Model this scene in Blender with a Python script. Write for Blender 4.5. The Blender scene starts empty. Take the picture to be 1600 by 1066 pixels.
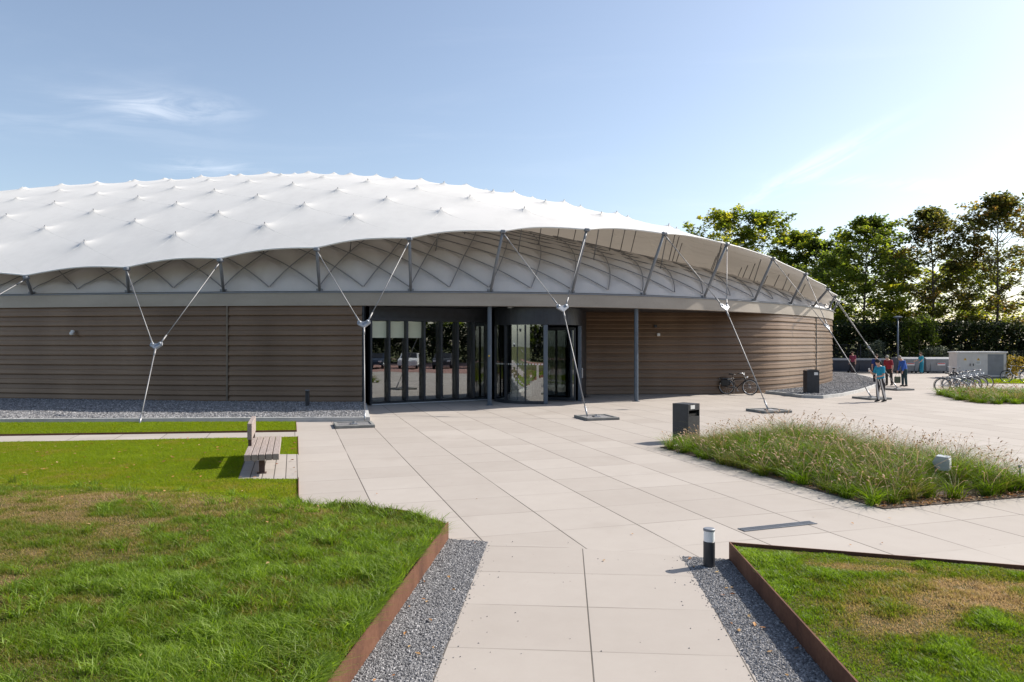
import bpy, math, random
import numpy as np
from mathutils import Vector, Matrix
random.seed(7); RNG = np.random.default_rng(7)
sc = bpy.context.scene
COL = sc.collection
PI = math.pi
CAMZ, F, HZ = 2.4, 1125.0, 536.0

def G(px, py, z=0.0):
    """ground point (height z) seen at a pixel of the 1600 wide photograph"""
    Y = (CAMZ - z) * F / (py - HZ)
    return ((px - 800.0) / F * Y, Y)

# ------------------------------------------------------------------ helpers
def tag(o, label=None, cat=None, group=None, kind=None):
    if label: o['label'] = label
    if cat: o['category'] = cat
    if group: o['group'] = group
    if kind: o['kind'] = kind
    return o

def empty(name, loc, rz=0.0):
    o = bpy.data.objects.new(name, None)
    o.empty_display_size = 0.2
    o.location = loc; o.rotation_euler = (0, 0, rz)
    COL.objects.link(o)
    return o

def thing(name, label, cat, loc=(0, 0, 0), rz=0.0, group=None):
    return tag(empty(name, loc, rz), label, cat, group)

def copy_tree(o, parent=None):
    c = o.copy(); COL.objects.link(c); c.parent = parent
    for ch in list(o.children):
        copy_tree(ch, c)
    return c

def link_mesh(name, me, mat, parent=None):
    o = bpy.data.objects.new(name, me)
    if mat is not None:
        for m in (mat if isinstance(mat, (list, tuple)) else [mat]):
            me.materials.append(m)
    COL.objects.link(o)
    if parent is not None: o.parent = parent
    return o

class MB:
    """collects shapes for ONE mesh"""
    def __init__(s, off=(0, 0, 0)):
        s.v = []; s.f = []; s.mi = []; s.sm = []; s.off = Vector(off); s.m = 0; s.smooth = False
    def add(s, vs, fs):
        b = len(s.v)
        s.v += [tuple(Vector(v) - s.off) for v in vs]
        for f in fs:
            s.f.append(tuple(i + b for i in f)); s.mi.append(s.m); s.sm.append(s.smooth)
        return s
    def box(s, c, d, rz=0.0, rot=None, bev=0.0):
        hx, hy, hz = d[0] / 2, d[1] / 2, d[2] / 2
        M = rot if rot is not None else Matrix.Rotation(rz, 3, 'Z')
        c = Vector(c)
        b = min(bev, hx * .9, hy * .9, hz * .9)
        if b <= 0:
            vs = [c + M @ Vector((x * hx, y * hy, z * hz)) for z in (-1, 1) for y in (-1, 1) for x in (-1, 1)]
            fs = [(0, 2, 3, 1), (4, 5, 7, 6), (0, 1, 5, 4), (2, 6, 7, 3), (0, 4, 6, 2), (1, 3, 7, 5)]
            return s.add(vs, fs)
        # bevelled box: octagonal vertical edges and chamfered top/bottom
        def loop(ix, iy, z):
            return [(-ix + b, -iy, z), (ix - b, -iy, z), (ix, -iy + b, z), (ix, iy - b, z),
                    (ix - b, iy, z), (-ix + b, iy, z), (-ix, iy - b, z), (-ix, -iy + b, z)]
        L = [loop(hx - b * .7, hy - b * .7, -hz), loop(hx, hy, -hz + b), loop(hx, hy, hz - b), loop(hx - b * .7, hy - b * .7, hz)]
        vs = [c + M @ Vector(p) for l in L for p in l]
        fs = []
        for k in range(3):
            for i in range(8):
                j = (i + 1) % 8
                fs.append((k * 8 + i, k * 8 + j, k * 8 + 8 + j, k * 8 + 8 + i))
        fs.append(tuple(range(7, -1, -1))); fs.append(tuple(range(24, 32)))
        return s.add(vs, fs)
    def tube(s, pts, r, n=8, caps=True, closed=False, flat=1.0):
        P = [Vector(p) for p in pts]
        m = len(P)
        R = r if isinstance(r, (list, tuple)) else [r] * m
        vs = []; fs = []
        nrm = None
        for i in range(m):
            if closed: t = P[(i + 1) % m] - P[i - 1]
            else: t = P[min(i + 1, m - 1)] - P[max(i - 1, 0)]
            if t.length < 1e-9: t = Vector((0, 0, 1))
            t.normalize()
            if nrm is None:
                a = Vector((0, 0, 1)) if abs(t.z) < .9 else Vector((1, 0, 0))
                nrm = t.cross(a).normalized()
            else:
                nrm = (nrm - t * nrm.dot(t))
                if nrm.length < 1e-6: nrm = t.orthogonal()
                nrm.normalize()
            bn = t.cross(nrm)
            for k in range(n):
                a = 2 * PI * k / n
                vs.append(P[i] + (nrm * math.cos(a) + bn * math.sin(a) * flat) * R[i])
        for i in range(m if closed else m - 1):
            for k in range(n):
                a, b = i * n + k, i * n + (k + 1) % n
                c, d = ((i + 1) % m) * n + (k + 1) % n, ((i + 1) % m) * n + k
                fs.append((a, b, c, d))
        if caps and not closed:
            fs.append(tuple(range(n - 1, -1, -1))); fs.append(tuple((m - 1) * n + k for k in range(n)))
        sm = s.smooth; s.smooth = n > 5
        s.add(vs, fs); s.smooth = sm
        return s
    def cyl(s, c, r, z0, z1, n=20, r1=None):
        r1 = r if r1 is None else r1
        return s.lathe(c, [(0, z0), (r, z0), (r1, z1), (0, z1)], n)
    def lathe(s, c, prof, n=20, a0=0.0, a1=2 * PI):
        full = abs(a1 - a0 - 2 * PI) < 1e-6
        vs = []; fs = []
        k = n if full else n + 1
        for (r, z) in prof:
            for i in range(k):
                a = a0 + (a1 - a0) * i / n
                vs.append((c[0] + r * math.cos(a), c[1] + r * math.sin(a), z + (c[2] if len(c) > 2 else 0)))
        for j in range(len(prof) - 1):
            for i in range(n):
                i2 = (i + 1) % k
                fs.append((j * k + i, j * k + i2, (j + 1) * k + i2, (j + 1) * k + i))
        return s.add(vs, fs)
    def prism(s, poly, z0, z1):
        n = len(poly)
        vs = [(p[0], p[1], z0) for p in poly] + [(p[0], p[1], z1) for p in poly]
        fs = [tuple(range(n - 1, -1, -1)), tuple(range(n, 2 * n))]
        for i in range(n):
            j = (i + 1) % n
            fs.append((i, j, n + j, n + i))
        return s.add(vs, fs)
    def strip(s, line, w, z0, z1):
        """wall of width w along a 2-D polyline"""
        n = len(line); L = [Vector(p) for p in line]; A = []; B = []
        for i in range(n):
            d = Vector((0, 0))
            if i > 0: d += (L[i] - L[i - 1]).normalized()
            if i < n - 1: d += (L[i + 1] - L[i]).normalized()
            d.normalize(); nn = Vector((-d.y, d.x))
            k = 1.0
            if 0 < i < n - 1:
                k = 1.0 / max(.35, nn.dot(Vector((-(L[i] - L[i - 1]).normalized().y, (L[i] - L[i - 1]).normalized().x))))
            A.append(L[i] + nn * w / 2 * k); B.append(L[i] - nn * w / 2 * k)
        vs = []
        for i in range(n):
            vs += [(A[i].x, A[i].y, z0), (A[i].x, A[i].y, z1), (B[i].x, B[i].y, z1), (B[i].x, B[i].y, z0)]
        fs = []
        for i in range(n - 1):
            for k in range(4):
                k2 = (k + 1) % 4
                fs.append((i * 4 + k, i * 4 + k2, i * 4 + 4 + k2, i * 4 + 4 + k))
        fs.append((0, 3, 2, 1)); e = (n - 1) * 4; fs.append((e, e + 1, e + 2, e + 3))
        return s.add(vs, fs)
    def ball(s, c, r, n=12, m=8, sc=(1, 1, 1)):
        vs = []; fs = []
        for j in range(m + 1):
            t = PI * j / m
            for i in range(n):
                a = 2 * PI * i / n
                vs.append((c[0] + r * sc[0] * math.sin(t) * math.cos(a), c[1] + r * sc[1] * math.sin(t) * math.sin(a), c[2] - r * sc[2] * math.cos(t)))
        for j in range(m):
            for i in range(n):
                i2 = (i + 1) % n
                fs.append((j * n + i, j * n + i2, (j + 1) * n + i2, (j + 1) * n + i))
        sm = s.smooth; s.smooth = True; s.add(vs, fs); s.smooth = sm
        return s
    def mesh(s, name):
        me = bpy.data.meshes.new(name)
        me.from_pydata(s.v, [], s.f)
        me.polygons.foreach_set('material_index', s.mi)
        me.polygons.foreach_set('use_smooth', s.sm)
        me.update(); me.validate()
        return me
    def build(s, name, mat, parent=None):
        return link_mesh(name, s.mesh(name), mat, parent)

def np_mesh(name, V, faces, mat, parent=None, smooth=True, attr=None):
    """faces: (n,k) int array, or list of such arrays"""
    me = bpy.data.meshes.new(name)
    fl = faces if isinstance(faces, list) else [faces]
    V = np.ascontiguousarray(V, dtype=np.float32)
    me.vertices.add(len(V)); me.vertices.foreach_set('co', V.ravel())
    loops = np.concatenate([f.ravel() for f in fl]).astype(np.int32)
    tot = np.concatenate([np.full(len(f), f.shape[1], dtype=np.int32) for f in fl])
    st = np.concatenate([[0], np.cumsum(tot)[:-1]]).astype(np.int32)
    me.loops.add(len(loops)); me.loops.foreach_set('vertex_index', loops)
    me.polygons.add(len(tot)); me.polygons.foreach_set('loop_start', st); me.polygons.foreach_set('loop_total', tot)
    me.polygons.foreach_set('use_smooth', np.full(len(tot), smooth, dtype=bool))
    if attr is not None:
        for k, a in attr.items():
            at = me.attributes.new(k, 'FLOAT', 'POINT')
            at.data.foreach_set('value', np.ascontiguousarray(a, dtype=np.float32))
    me.update(calc_edges=True); me.validate()
    return link_mesh(name, me, mat, parent)

# value noise for scattering
_NT = RNG.random((256, 256))
def vnoise(x, y, s):
    x = np.asarray(x) / s + 37.3; y = np.asarray(y) / s + 91.7
    xi = np.floor(x).astype(int); yi = np.floor(y).astype(int); fx = x - xi; fy = y - yi
    fx = fx * fx * (3 - 2 * fx); fy = fy * fy * (3 - 2 * fy)
    g = lambda a, b: _NT[a % 256, b % 256]
    return (g(xi, yi) * (1 - fx) + g(xi + 1, yi) * fx) * (1 - fy) + (g(xi, yi + 1) * (1 - fx) + g(xi + 1, yi + 1) * fx) * fy
def fbm(x, y, s):
    return .55 * vnoise(x, y, s) + .3 * vnoise(x, y, s / 2.1) + .15 * vnoise(x, y, s / 4.7)

def in_poly(x, y, poly):
    x = np.asarray(x); y = np.asarray(y); c = np.zeros(x.shape, bool)
    n = len(poly)
    for i in range(n):
        x1, y1 = poly[i]; x2, y2 = poly[(i + 1) % n]
        k = ((y1 > y) != (y2 > y)) & (x < (x2 - x1) * (y - y1) / ((y2 - y1) if y2 != y1 else 1e-9) + x1)
        c ^= k
    return c
def scatter(poly, n, rng=RNG):
    p = np.array(poly); lo = p.min(0); hi = p.max(0)
    out = np.zeros((0, 2))
    while len(out) < n:
        q = lo + (hi - lo) * rng.random((n * 2, 2))
        out = np.concatenate([out, q[in_poly(q[:, 0], q[:, 1], poly)]])
    return out[:n]
def edge_dist(x, y, poly, closed=True):
    d = np.full(np.shape(x), 1e9)
    n = len(poly)
    for i in range(n if closed else n - 1):
        a = np.array(poly[i], float); b = np.array(poly[(i + 1) % n], float); ab = b - a
        t = np.clip(((x - a[0]) * ab[0] + (y - a[1]) * ab[1]) / (ab @ ab), 0, 1)
        d = np.minimum(d, np.hypot(x - a[0] - t * ab[0], y - a[1] - t * ab[1]))
    return d

# ------------------------------------------------------------------ materials
class NT:
    def __init__(s, name):
        s.m = bpy.data.materials.new(name); s.m.use_nodes = True
        s.t = s.m.node_tree; s.t.nodes.clear()
        s.out = s.n('ShaderNodeOutputMaterial')
    def n(s, typ, **kw):
        nd = s.t.nodes.new(typ)
        for k, v in kw.items(): setattr(nd, k, v)
        return nd
    def l(s, a, b): s.t.links.new(a, b)
    def val(s, sock, v):
        if hasattr(v, 'is_output') or isinstance(v, bpy.types.NodeSocket): s.l(v, sock)
        else: sock.default_value = v
    def math(s, op, a, b=None, c=None):
        nd = s.n('ShaderNodeMath', operation=op)
        for i, v in enumerate((a, b, c)):
            if v is not None: s.val(nd.inputs[i], v)
        return nd.outputs[0]
    def mix(s, f, a, b, typ='MIX'):
        nd = s.n('ShaderNodeMix', data_type='RGBA', blend_type=typ)
        s.val(nd.inputs[0], f)
        for i, v in ((6, a), (7, b)):
            s.val(nd.inputs[i], v if not isinstance(v, tuple) else (v + (1,) if len(v) == 3 else v))
        return nd.outputs[2]
    def coord(s, kind='Object'):
        return s.n('ShaderNodeTexCoord').outputs[kind]
    def pos(s): return s.n('ShaderNodeNewGeometry').outputs['Position']
    def noise(s, vec, scale, detail=4, rough=.55, dist=0.0):
        nd = s.n('ShaderNodeTexNoise'); s.l(vec, nd.inputs['Vector'])
        nd.inputs['Scale'].default_value = scale; nd.inputs['Detail'].default_value = detail
        nd.inputs['Roughness'].default_value = rough; nd.inputs['Distortion'].default_value = dist
        return nd.outputs['Fac']
    def scale(s, vec, v):
        nd = s.n('ShaderNodeVectorMath', operation='MULTIPLY'); s.l(vec, nd.inputs[0]); nd.inputs[1].default_value = v
        return nd.outputs[0]
    def ramp(s, f, stops):
        nd = s.n('ShaderNodeValToRGB'); s.l(f, nd.inputs[0])
        el = nd.color_ramp.elements
        while len(el) > 1: el.remove(el[-1])
        el[0].position = stops[0][0]; el[0].color = tuple(stops[0][1]) + (1,)
        for p, c in stops[1:]:
            e = el.new(p); e.color = tuple(c) + (1,)
        return nd.outputs[0]
    def smooth(s, v, a, b):
        nd = s.n('ShaderNodeMapRange', interpolation_type='SMOOTHSTEP'); s.val(nd.inputs[0], v)
        nd.inputs[1].default_value = a; nd.inputs[2].default_value = b
        return nd.outputs[0]
    def bump(s, h, strength=.3, dist=.01, normal=None):
        nd = s.n('ShaderNodeBump'); s.l(h, nd.inputs['Height'])
        nd.inputs['Strength'].default_value = strength; nd.inputs['Distance'].default_value = dist
        if normal is not None: s.l(normal, nd.inputs['Normal'])
        return nd.outputs[0]
    def bsdf(s, color, rough=.6, metal=0.0, normal=None, spec=.5, **kw):
        nd = s.n('ShaderNodeBsdfPrincipled')
        s.val(nd.inputs['Base Color'], color if not isinstance(color, tuple) else (color + (1,) if len(color) == 3 else color))
        s.val(nd.inputs['Roughness'], rough); s.val(nd.inputs['Metallic'], metal)
        nd.inputs['Specular IOR Level'].default_value = spec
        if normal is not None: s.l(normal, nd.inputs['Normal'])
        for k, v in kw.items(): s.val(nd.inputs[k], v)
        return nd.outputs[0]
    def done(s, shader):
        s.l(shader, s.out.inputs[0]); return s.m

def simple(name, col, rough=.6, metal=0.0, var=.12, scale=6.0, bump=.0, spec=.5):
    t = NT(name)
    f = t.noise(t.coord(), scale, 5, .6)
    a = tuple(c * (1 - var) for c in col); b = tuple(min(1, c * (1 + var)) for c in col)
    c = t.ramp(f, [(.3, a), (.7, b)])
    nr = t.bump(t.noise(t.coord(), scale * 6, 3), bump, .004) if bump else None
    r = t.math('ADD', t.math('MULTIPLY', f, .15), rough - .075)
    return t.done(t.bsdf(c, r, metal, nr, spec))

M = {}
M['steel'] = simple('galvanised steel', (.36, .37, .39), .42, .7, .15, 8)
M['strut'] = simple('grey painted steel', (.2, .215, .24), .5, .2, .1, 5)
M['lattice'] = simple('lattice steel', (.23, .235, .25), .5, .2, .1, 5)
M['cable'] = simple('stainless cable', (.27, .27, .275), .55, .5, .1, 5)
M['zinc'] = simple('zinc casting', (.33, .35, .38), .55, .5, .2, 10)
M['dark_frame'] = simple('anthracite aluminium', (.035, .04, .05), .4, .3, .15, 5)
M['column'] = simple('blue grey column paint', (.09, .115, .15), .42, .1, .1, 4)
M['anthracite'] = simple('anthracite powder coat', (.032, .034, .04), .5, .1, .2, 8, .05)
M['black'] = simple('black plastic', (.015, .015, .017), .45, 0, .2, 9)
M['rubber'] = simple('tyre rubber', (.02, .02, .021), .8, 0, .2, 12)
M['silver'] = simple('silver paint', (.55, .57, .6), .3, .55, .08, 5)
M['hire'] = simple('grey hire bike paint', (.3, .315, .34), .35, .4, .08, 5)
M['white'] = simple('white paint', (.75, .75, .74), .5, 0, .06, 4)
M['paper'] = simple('white sticker', (.72, .72, .7), .6, 0, .05, 30)
M['red'] = simple('red sticker', (.55, .05, .05), .6, 0, .1, 30)
M['yellow'] = simple('yellow sticker', (.75, .45, .03), .6, 0, .08, 30)
M['lamp_white'] = simple('opal lamp glass', (.78, .8, .82), .25, 0, .04, 6)
M['cab'] = simple('beige cabinet paint', (.62, .595, .565), .55, 0, .06, 3)
M['cab_roof'] = simple('pale cabinet roof', (.72, .71, .69), .55, 0, .08, 3)
M['container'] = simple('grey container steel', (.25, .26, .28), .5, .35, .14, 3)
M['container_blue'] = simple('dark blue container plastic', (.018, .03, .055), .45, 0, .15, 3)
M['kerb'] = simple('concrete kerb', (.43, .43, .42), .85, 0, .14, 3, .2)
M['plinth'] = simple('weathered concrete', (.2, .2, .19), .85, 0, .2, 6, .3)
M['soil'] = simple('dark bed soil', (.09, .06, .04), .95, 0, .4, 5, .4)
M['pane_band'] = simple('pale band finish', (.62, .66, .52), .8, 0, .05, 2)
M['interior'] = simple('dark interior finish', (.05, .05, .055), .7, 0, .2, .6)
M['bark'] = simple('tree bark', (.075, .06, .045), .9, 0, .35, 3, .5)
M['floor_in'] = simple('interior floor', (.14, .13, .13), .35, 0, .15, .5)

M['bronze'] = simple('bronze joint strip', (.17, .135, .105), .5, .3, .1, 3)
def timber():
    t = NT('weathered bench timber'); c = t.coord()
    g = t.noise(t.scale(c, (60, 3, 60)), 1.0, 4, .6)
    col = t.ramp(g, [(.25, (.19, .15, .13)), (.55, (.3, .25, .225)), (.8, (.38, .325, .3))])
    return t.done(t.bsdf(col, .75, 0, t.bump(g, .35, .003)))
M['timber'] = timber()
M['timber_dark'] = simple('dark bench timber', (.075, .045, .038), .7, 0, .3, 14, .2)

def cladding():
    t = NT('bronze wall cladding'); P = t.pos()
    n1 = t.noise(t.scale(P, (1, 1, .25)), .35, 3)
    n2 = t.noise(t.scale(P, (.5, .5, 14)), 1.0, 4)
    n3 = t.noise(P, 9, 4)
    f = t.math('ADD', t.math('MULTIPLY', n1, .6), t.math('ADD', t.math('MULTIPLY', n2, .3), t.math('MULTIPLY', n3, .1)))
    col = t.ramp(f, [(.3, (.125, .078, .047)), (.52, (.19, .122, .076)), (.7, (.26, .175, .113))])
    return t.done(t.bsdf(col, t.math('ADD', t.math('MULTIPLY', n3, .2), .3), .5, None, .5))
M['cladding'] = cladding()
def fascia():
    t = NT('bronze fascia panel'); P = t.pos()
    n = t.noise(t.scale(P, (1, 1, 3)), .5, 4); m = t.noise(P, 14, 3)
    col = t.ramp(t.math('ADD', t.math('MULTIPLY', n, .8), t.math('MULTIPLY', m, .2)), [(.3, (.31, .275, .235)), (.7, (.40, .36, .315))])
    return t.done(t.bsdf(col, .5, .25))
M['fascia'] = fascia()

def membrane(name, col, tr, trans):
    t = NT(name); P = t.pos()
    n = t.noise(P, .25, 4); m = t.noise(P, 2.5, 5)
    f = t.math('ADD', t.math('MULTIPLY', n, .6), t.math('MULTIPLY', m, .4))
    st = t.noise(t.scale(P, (.9, .35, .2)), 1.3, 5, .7)
    c = t.ramp(t.math('ADD', t.math('MULTIPLY', f, .6), t.math('MULTIPLY', st, .4)), [(.34, tuple(x * .9 for x in col)), (.55, col)])
    nr = t.bump(t.noise(P, 1.1, 3), .12, .05)
    d = t.bsdf(c, .55, 0, nr, .25)
    tl = t.n('ShaderNodeBsdfTranslucent'); tl.inputs[0].default_value = tuple(trans) + (1,)
    mx = t.n('ShaderNodeMixShader'); mx.inputs[0].default_value = tr
    t.l(d, mx.inputs[1]); t.l(tl.outputs[0], mx.inputs[2])
    return t.done(mx.outputs[0])
M['membrane'] = membrane('white tent membrane', (.70, .69, .665), .1, (.7, .62, .52))
M['inner'] = membrane('pale inner membrane', (.62, .595, .575), .02, (.4, .36, .3))
M['seam'] = simple('membrane seam', (.74, .735, .71), .6, 0, .05, 3)

def glass(name, tint, refl):
    t = NT(name)
    tr = t.n('ShaderNodeBsdfTransparent'); tr.inputs[0].default_value = tuple(tint) + (1,)
    gl = t.n('ShaderNodeBsdfGlossy'); gl.inputs[0].default_value = (.93, .96, .97, 1); gl.inputs['Roughness'].default_value = .0
    nz = t.noise(t.pos(), .9, 2)
    t.l(t.bump(nz, .05, .02), gl.inputs['Normal'])
    fr = t.n('ShaderNodeLayerWeight'); fr.inputs[0].default_value = .35
    fac = t.math('ADD', t.math('MULTIPLY', fr.outputs['Fresnel'], .8), refl)
    mx = t.n('ShaderNodeMixShader'); t.l(fac, mx.inputs[0]); t.l(tr.outputs[0], mx.inputs[1]); t.l(gl.outputs[0], mx.inputs[2])
    return t.done(mx.outputs[0])
M['glass'] = glass('entrance glass', (.5, .54, .54), .26)

def paving(name, O, ang, sx, sy, wa, wb, c0, c1):
    """slabs: joints across (spacing sx along the turned x axis) and along"""
    t = NT(name); P = t.pos()
    def dot(v):
        nd = t.n('ShaderNodeVectorMath', operation='DOT_PRODUCT'); t.l(P, nd.inputs[0]); nd.inputs[1].default_value = v
        return nd.outputs['Value']
    bx = (math.cos(ang), math.sin(ang), 0); ay = (-math.sin(ang), math.cos(ang), 0)
    ob = O[0] * bx[0] + O[1] * bx[1]; oa = O[0] * ay[0] + O[1] * ay[1]
    u = t.math('DIVIDE', t.math('SUBTRACT', dot(bx), ob), sx); v = t.math('DIVIDE', t.math('SUBTRACT', dot(ay), oa), sy)
    fu = t.math('FRACT', u); fv = t.math('FRACT', v)
    du = t.math('MULTIPLY', t.math('MINIMUM', fu, t.math('SUBTRACT', 1.0, fu)), sx)
    dv = t.math('MULTIPLY', t.math('MINIMUM', fv, t.math('SUBTRACT', 1.0, fv)), sy)
    ju = t.math('SUBTRACT', 1.0, t.smooth(du, wa * .5, wa)); jv = t.math('SUBTRACT', 1.0, t.smooth(dv, wb * .5, wb))
    # some joints are open, some packed with sand
    cid = t.n('ShaderNodeCombineXYZ'); t.l(t.math('FLOOR', u), cid.inputs[0]); t.l(t.math('FLOOR', v), cid.inputs[1])
    wn = t.n('ShaderNodeTexWhiteNoise', noise_dimensions='3D'); t.l(cid.outputs[0], wn.inputs['Vector'])
    jn = t.noise(P, .45, 2)
    j = t.math('MAXIMUM', t.math('MULTIPLY', ju, t.smooth(jn, .2, .5)), t.math('MULTIPLY', jv, t.math('MULTIPLY', t.smooth(jn, .3, .65), .75)))  # one joint direction drawn darker, painting in the shadow in its gaps
    big = t.noise(P, .35, 4, .6); mid = t.noise(P, 3.0, 5, .65); fine = t.noise(P, 160, 2)
    f = t.math('ADD', t.math('ADD', t.math('MULTIPLY', wn.outputs['Value'], .2), t.math('MULTIPLY', big, .38)), t.math('ADD', t.math('MULTIPLY', mid, .2), t.math('MULTIPLY', fine, .08)))
    col = t.ramp(f, [(.25, c0), (.75, c1)])
    # soft grime beside the joints and small specks
    gr = t.math('MULTIPLY', t.math('SUBTRACT', 1.0, t.smooth(t.math('MINIMUM', du, dv), 0.0, .05)), t.smooth(mid, .45, .7))
    col = t.mix(t.math('MULTIPLY', gr, .3), col, (.26, .23, .2))
    vo = t.n('ShaderNodeTexVoronoi', feature='F1'); t.l(P, vo.inputs['Vector']); vo.inputs['Scale'].default_value = 7.0
    sp = t.math('MULTIPLY', t.math('SUBTRACT', 1.0, t.smooth(vo.outputs['Distance'], .04, .08)), t.smooth(t.noise(P, 1.1, 3), .52, .62))
    col = t.mix(t.math('MULTIPLY', sp, .55), col, (.12, .1, .085))
    vs_ = t.n('ShaderNodeTexVoronoi', feature='F1'); t.l(P, vs_.inputs['Vector']); vs_.inputs['Scale'].default_value = .62
    dd_ = t.math('ADD', vs_.outputs['Distance'], t.math('MULTIPLY', mid, .22))
    col = t.mix(t.math('MULTIPLY', t.math('SUBTRACT', 1.0, t.smooth(dd_, .16, .34)), .22), col, (.27, .235, .205))
    col = t.mix(t.math('MULTIPLY', t.smooth(t.noise(t.scale(P, (1.0, .3, 1)), .8, 5, .7), .52, .75), .22), col, (.3, .265, .235))
    col = t.mix(j, col, (.1, .088, .075))
    h = t.math('SUBTRACT', t.math('MULTIPLY', fine, .06), j)
    return t.done(t.bsdf(col, .8, 0, t.bump(h, .5, .006), .3))
TH17 = math.radians(16.9)
BV = Vector((math.cos(TH17), math.sin(TH17))); AV = Vector((-math.sin(TH17), math.cos(TH17)))
PAVC = ((.325, .29, .258), (.425, .388, .352))
M['paving'] = paving('plaza slabs', (-3.857, 20.24), TH17, 1.077, 1.077, .011, .008, *PAVC)
M['path'] = paving('path slabs', (.822, 8.41), math.radians(-4.2), 1.135, .945, .008, .008, *PAVC)
M['brick_pad'] = paving('bench pad bricks', (-4.8, 12.6), TH17, .2, .8, .012, .008, (.33, .3, .27), (.43, .39, .36))

def gravel(name, c0, c1, sc_):
    t = NT(name); P = t.pos()
    vo = t.n('ShaderNodeTexVoronoi', feature='F1'); t.l(P, vo.inputs['Vector']); vo.inputs['Scale'].default_value = sc_
    b = t.noise(P, .8, 3)
    col = t.mix(.5, t.ramp(vo.outputs['Color'], [(.1, c0), (.9, c1)]), t.ramp(b, [(.3, c0), (.7, c1)]))
    return t.done(t.bsdf(col, .9, 0, t.bump(vo.outputs['Distance'], .8, .02), .3))
M['gravel'] = gravel('grey gravel', (.1, .1, .105), (.3, .295, .3), 45)
M['gravel_bed'] = gravel('pale gravel bed', (.13, .13, .135), (.36, .36, .37), 22)
def stone_mat(name, stops):
    t = NT(name)
    a = t.n('ShaderNodeAttribute', attribute_name='tint').outputs['Fac']
    return t.done(t.bsdf(t.ramp(a, stops), .9, 0, None, .3))
M['stones'] = stone_mat('loose stones', [(0, (.07, .07, .075)), (.5, (.22, .22, .225)), (1, (.48, .47, .47))])
def leafy(name, stops, tr=.4, rough=.5, spec=.3):
    t = NT(name)
    a = t.n('ShaderNodeAttribute', attribute_name='tint').outputs['Fac']
    c = t.ramp(a, stops)
    d = t.bsdf(c, rough, 0, None, spec)
    tl = t.n('ShaderNodeBsdfTranslucent')
    hs = t.n('ShaderNodeHueSaturation'); hs.inputs['Value'].default_value = 1.7; hs.inputs['Saturation'].default_value = 1.1; t.l(c, hs.inputs['Color'])
    t.l(hs.outputs[0], tl.inputs[0])
    mx = t.n('ShaderNodeMixShader'); mx.inputs[0].default_value = tr
    t.l(d, mx.inputs[1]); t.l(tl.outputs[0], mx.inputs[2])
    return t.done(mx.outputs[0])
M['turf'] = leafy('mown turf blades', [(0, (.28, .23, .07)), (.22, (.23, .25, .022)), (.5, (.17, .235, .018)), (1, (.24, .3, .03))], .5, .6, .15)
M['rough_turf'] = leafy('rough turf blades', [(0, (.34, .24, .13)), (.2, (.27, .21, .07)), (.4, (.15, .162, .026)), (.7, (.104, .176, .016)), (1, (.21, .295, .045))], .46, .48, .25)
M['reed'] = leafy('fountain grass blades', [(0, (.24, .18, .07)), (.3, (.12, .15, .02)), (.7, (.085, .155, .01)), (1, (.19, .28, .03))], .42, .5, .2)
M['seed'] = leafy('seed heads', [(0, (.22, .14, .09)), (.5, (.46, .34, .23)), (1, (.66, .55, .42))], .4)
M['leaf_litter'] = leafy('fallen leaves', [(0, (.2, .07, .025)), (.5, (.42, .2, .06)), (1, (.45, .33, .16))], .2)
M['leaf_green'] = leafy('green leaves', [(0, (.045, .065, .018)), (.45, (.1, .135, .024)), (.8, (.18, .215, .03)), (1, (.34, .32, .045))], .66)
M['leaf_autumn'] = leafy('green leaves turning brown', [(0, (.045, .052, .018)), (.45, (.1, .11, .024)), (.75, (.17, .14, .033)), (1, (.3, .17, .05))], .62)
M['leaf_dark'] = leafy('dark hedge leaves', [(0, (.012, .02, .008)), (.6, (.03, .045, .013)), (1, (.07, .09, .02))], .3)
M['leaf_sage'] = leafy('grey green leaves', [(0, (.06, .08, .05)), (1, (.16, .18, .12))], .3)
M['leaf_yellow'] = leafy('yellow leaves', [(0, (.12, .12, .02)), (1, (.4, .28, .04))], .3)
def corten():
    t = NT('rusted corten steel'); P = t.pos()
    n = t.noise(t.scale(P, (1, 1, .4)), 2.0, 6, .65); m = t.noise(P, 30, 4)
    col = t.ramp(t.math('ADD', t.math('MULTIPLY', n, .7), t.math('MULTIPLY', m, .3)), [(.3, (.05, .022, .014)), (.5, (.125, .056, .032)), (.72, (.2, .1, .062))])
    return t.done(t.bsdf(col, .8, 0, t.bump(m, .2, .004), .3))
M['corten'] = corten()
def soil2():
    t = NT('turf soil'); P = t.pos()
    n = t.noise(P, 1.3, 5, .6)
    return t.done(t.bsdf(t.ramp(n, [(.35, (.045, .05, .014)), (.6, (.1, .085, .035)), (.75, (.26, .19, .12))]), .95, 0, t.bump(t.noise(P, 40, 3), .6, .02), .1))
M['turf_soil'] = soil2()
def farground():
    t = NT('outlying ground'); P = t.pos()
    n = t.noise(P, .08, 5, .6); m = t.noise(P, 3, 4)
    return t.done(t.bsdf(t.ramp(t.math('ADD', t.math('MULTIPLY', n, .7), t.math('MULTIPLY', m, .3)), [(.35, (.07, .085, .03)), (.65, (.13, .13, .06))]), .95, 0, None, .1))
M['ground'] = farground()
def asphalt(name, a, b):
    t = NT(name); P = t.pos()
    return t.done(t.bsdf(t.ramp(t.math('ADD', t.math('MULTIPLY', t.noise(P, .6, 4), .5), t.math('MULTIPLY', t.noise(P, 60, 3), .5)), [(.35, a), (.65, b)]), .9, 0, None, .2))
M['asphalt'] = asphalt('shaded yard asphalt', (.1, .1, .105), (.17, .165, .165))  # plain dark grey tone of the service yard
M['red_brick'] = asphalt('red brick road', (.24, .13, .11), (.36, .22, .19))
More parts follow.
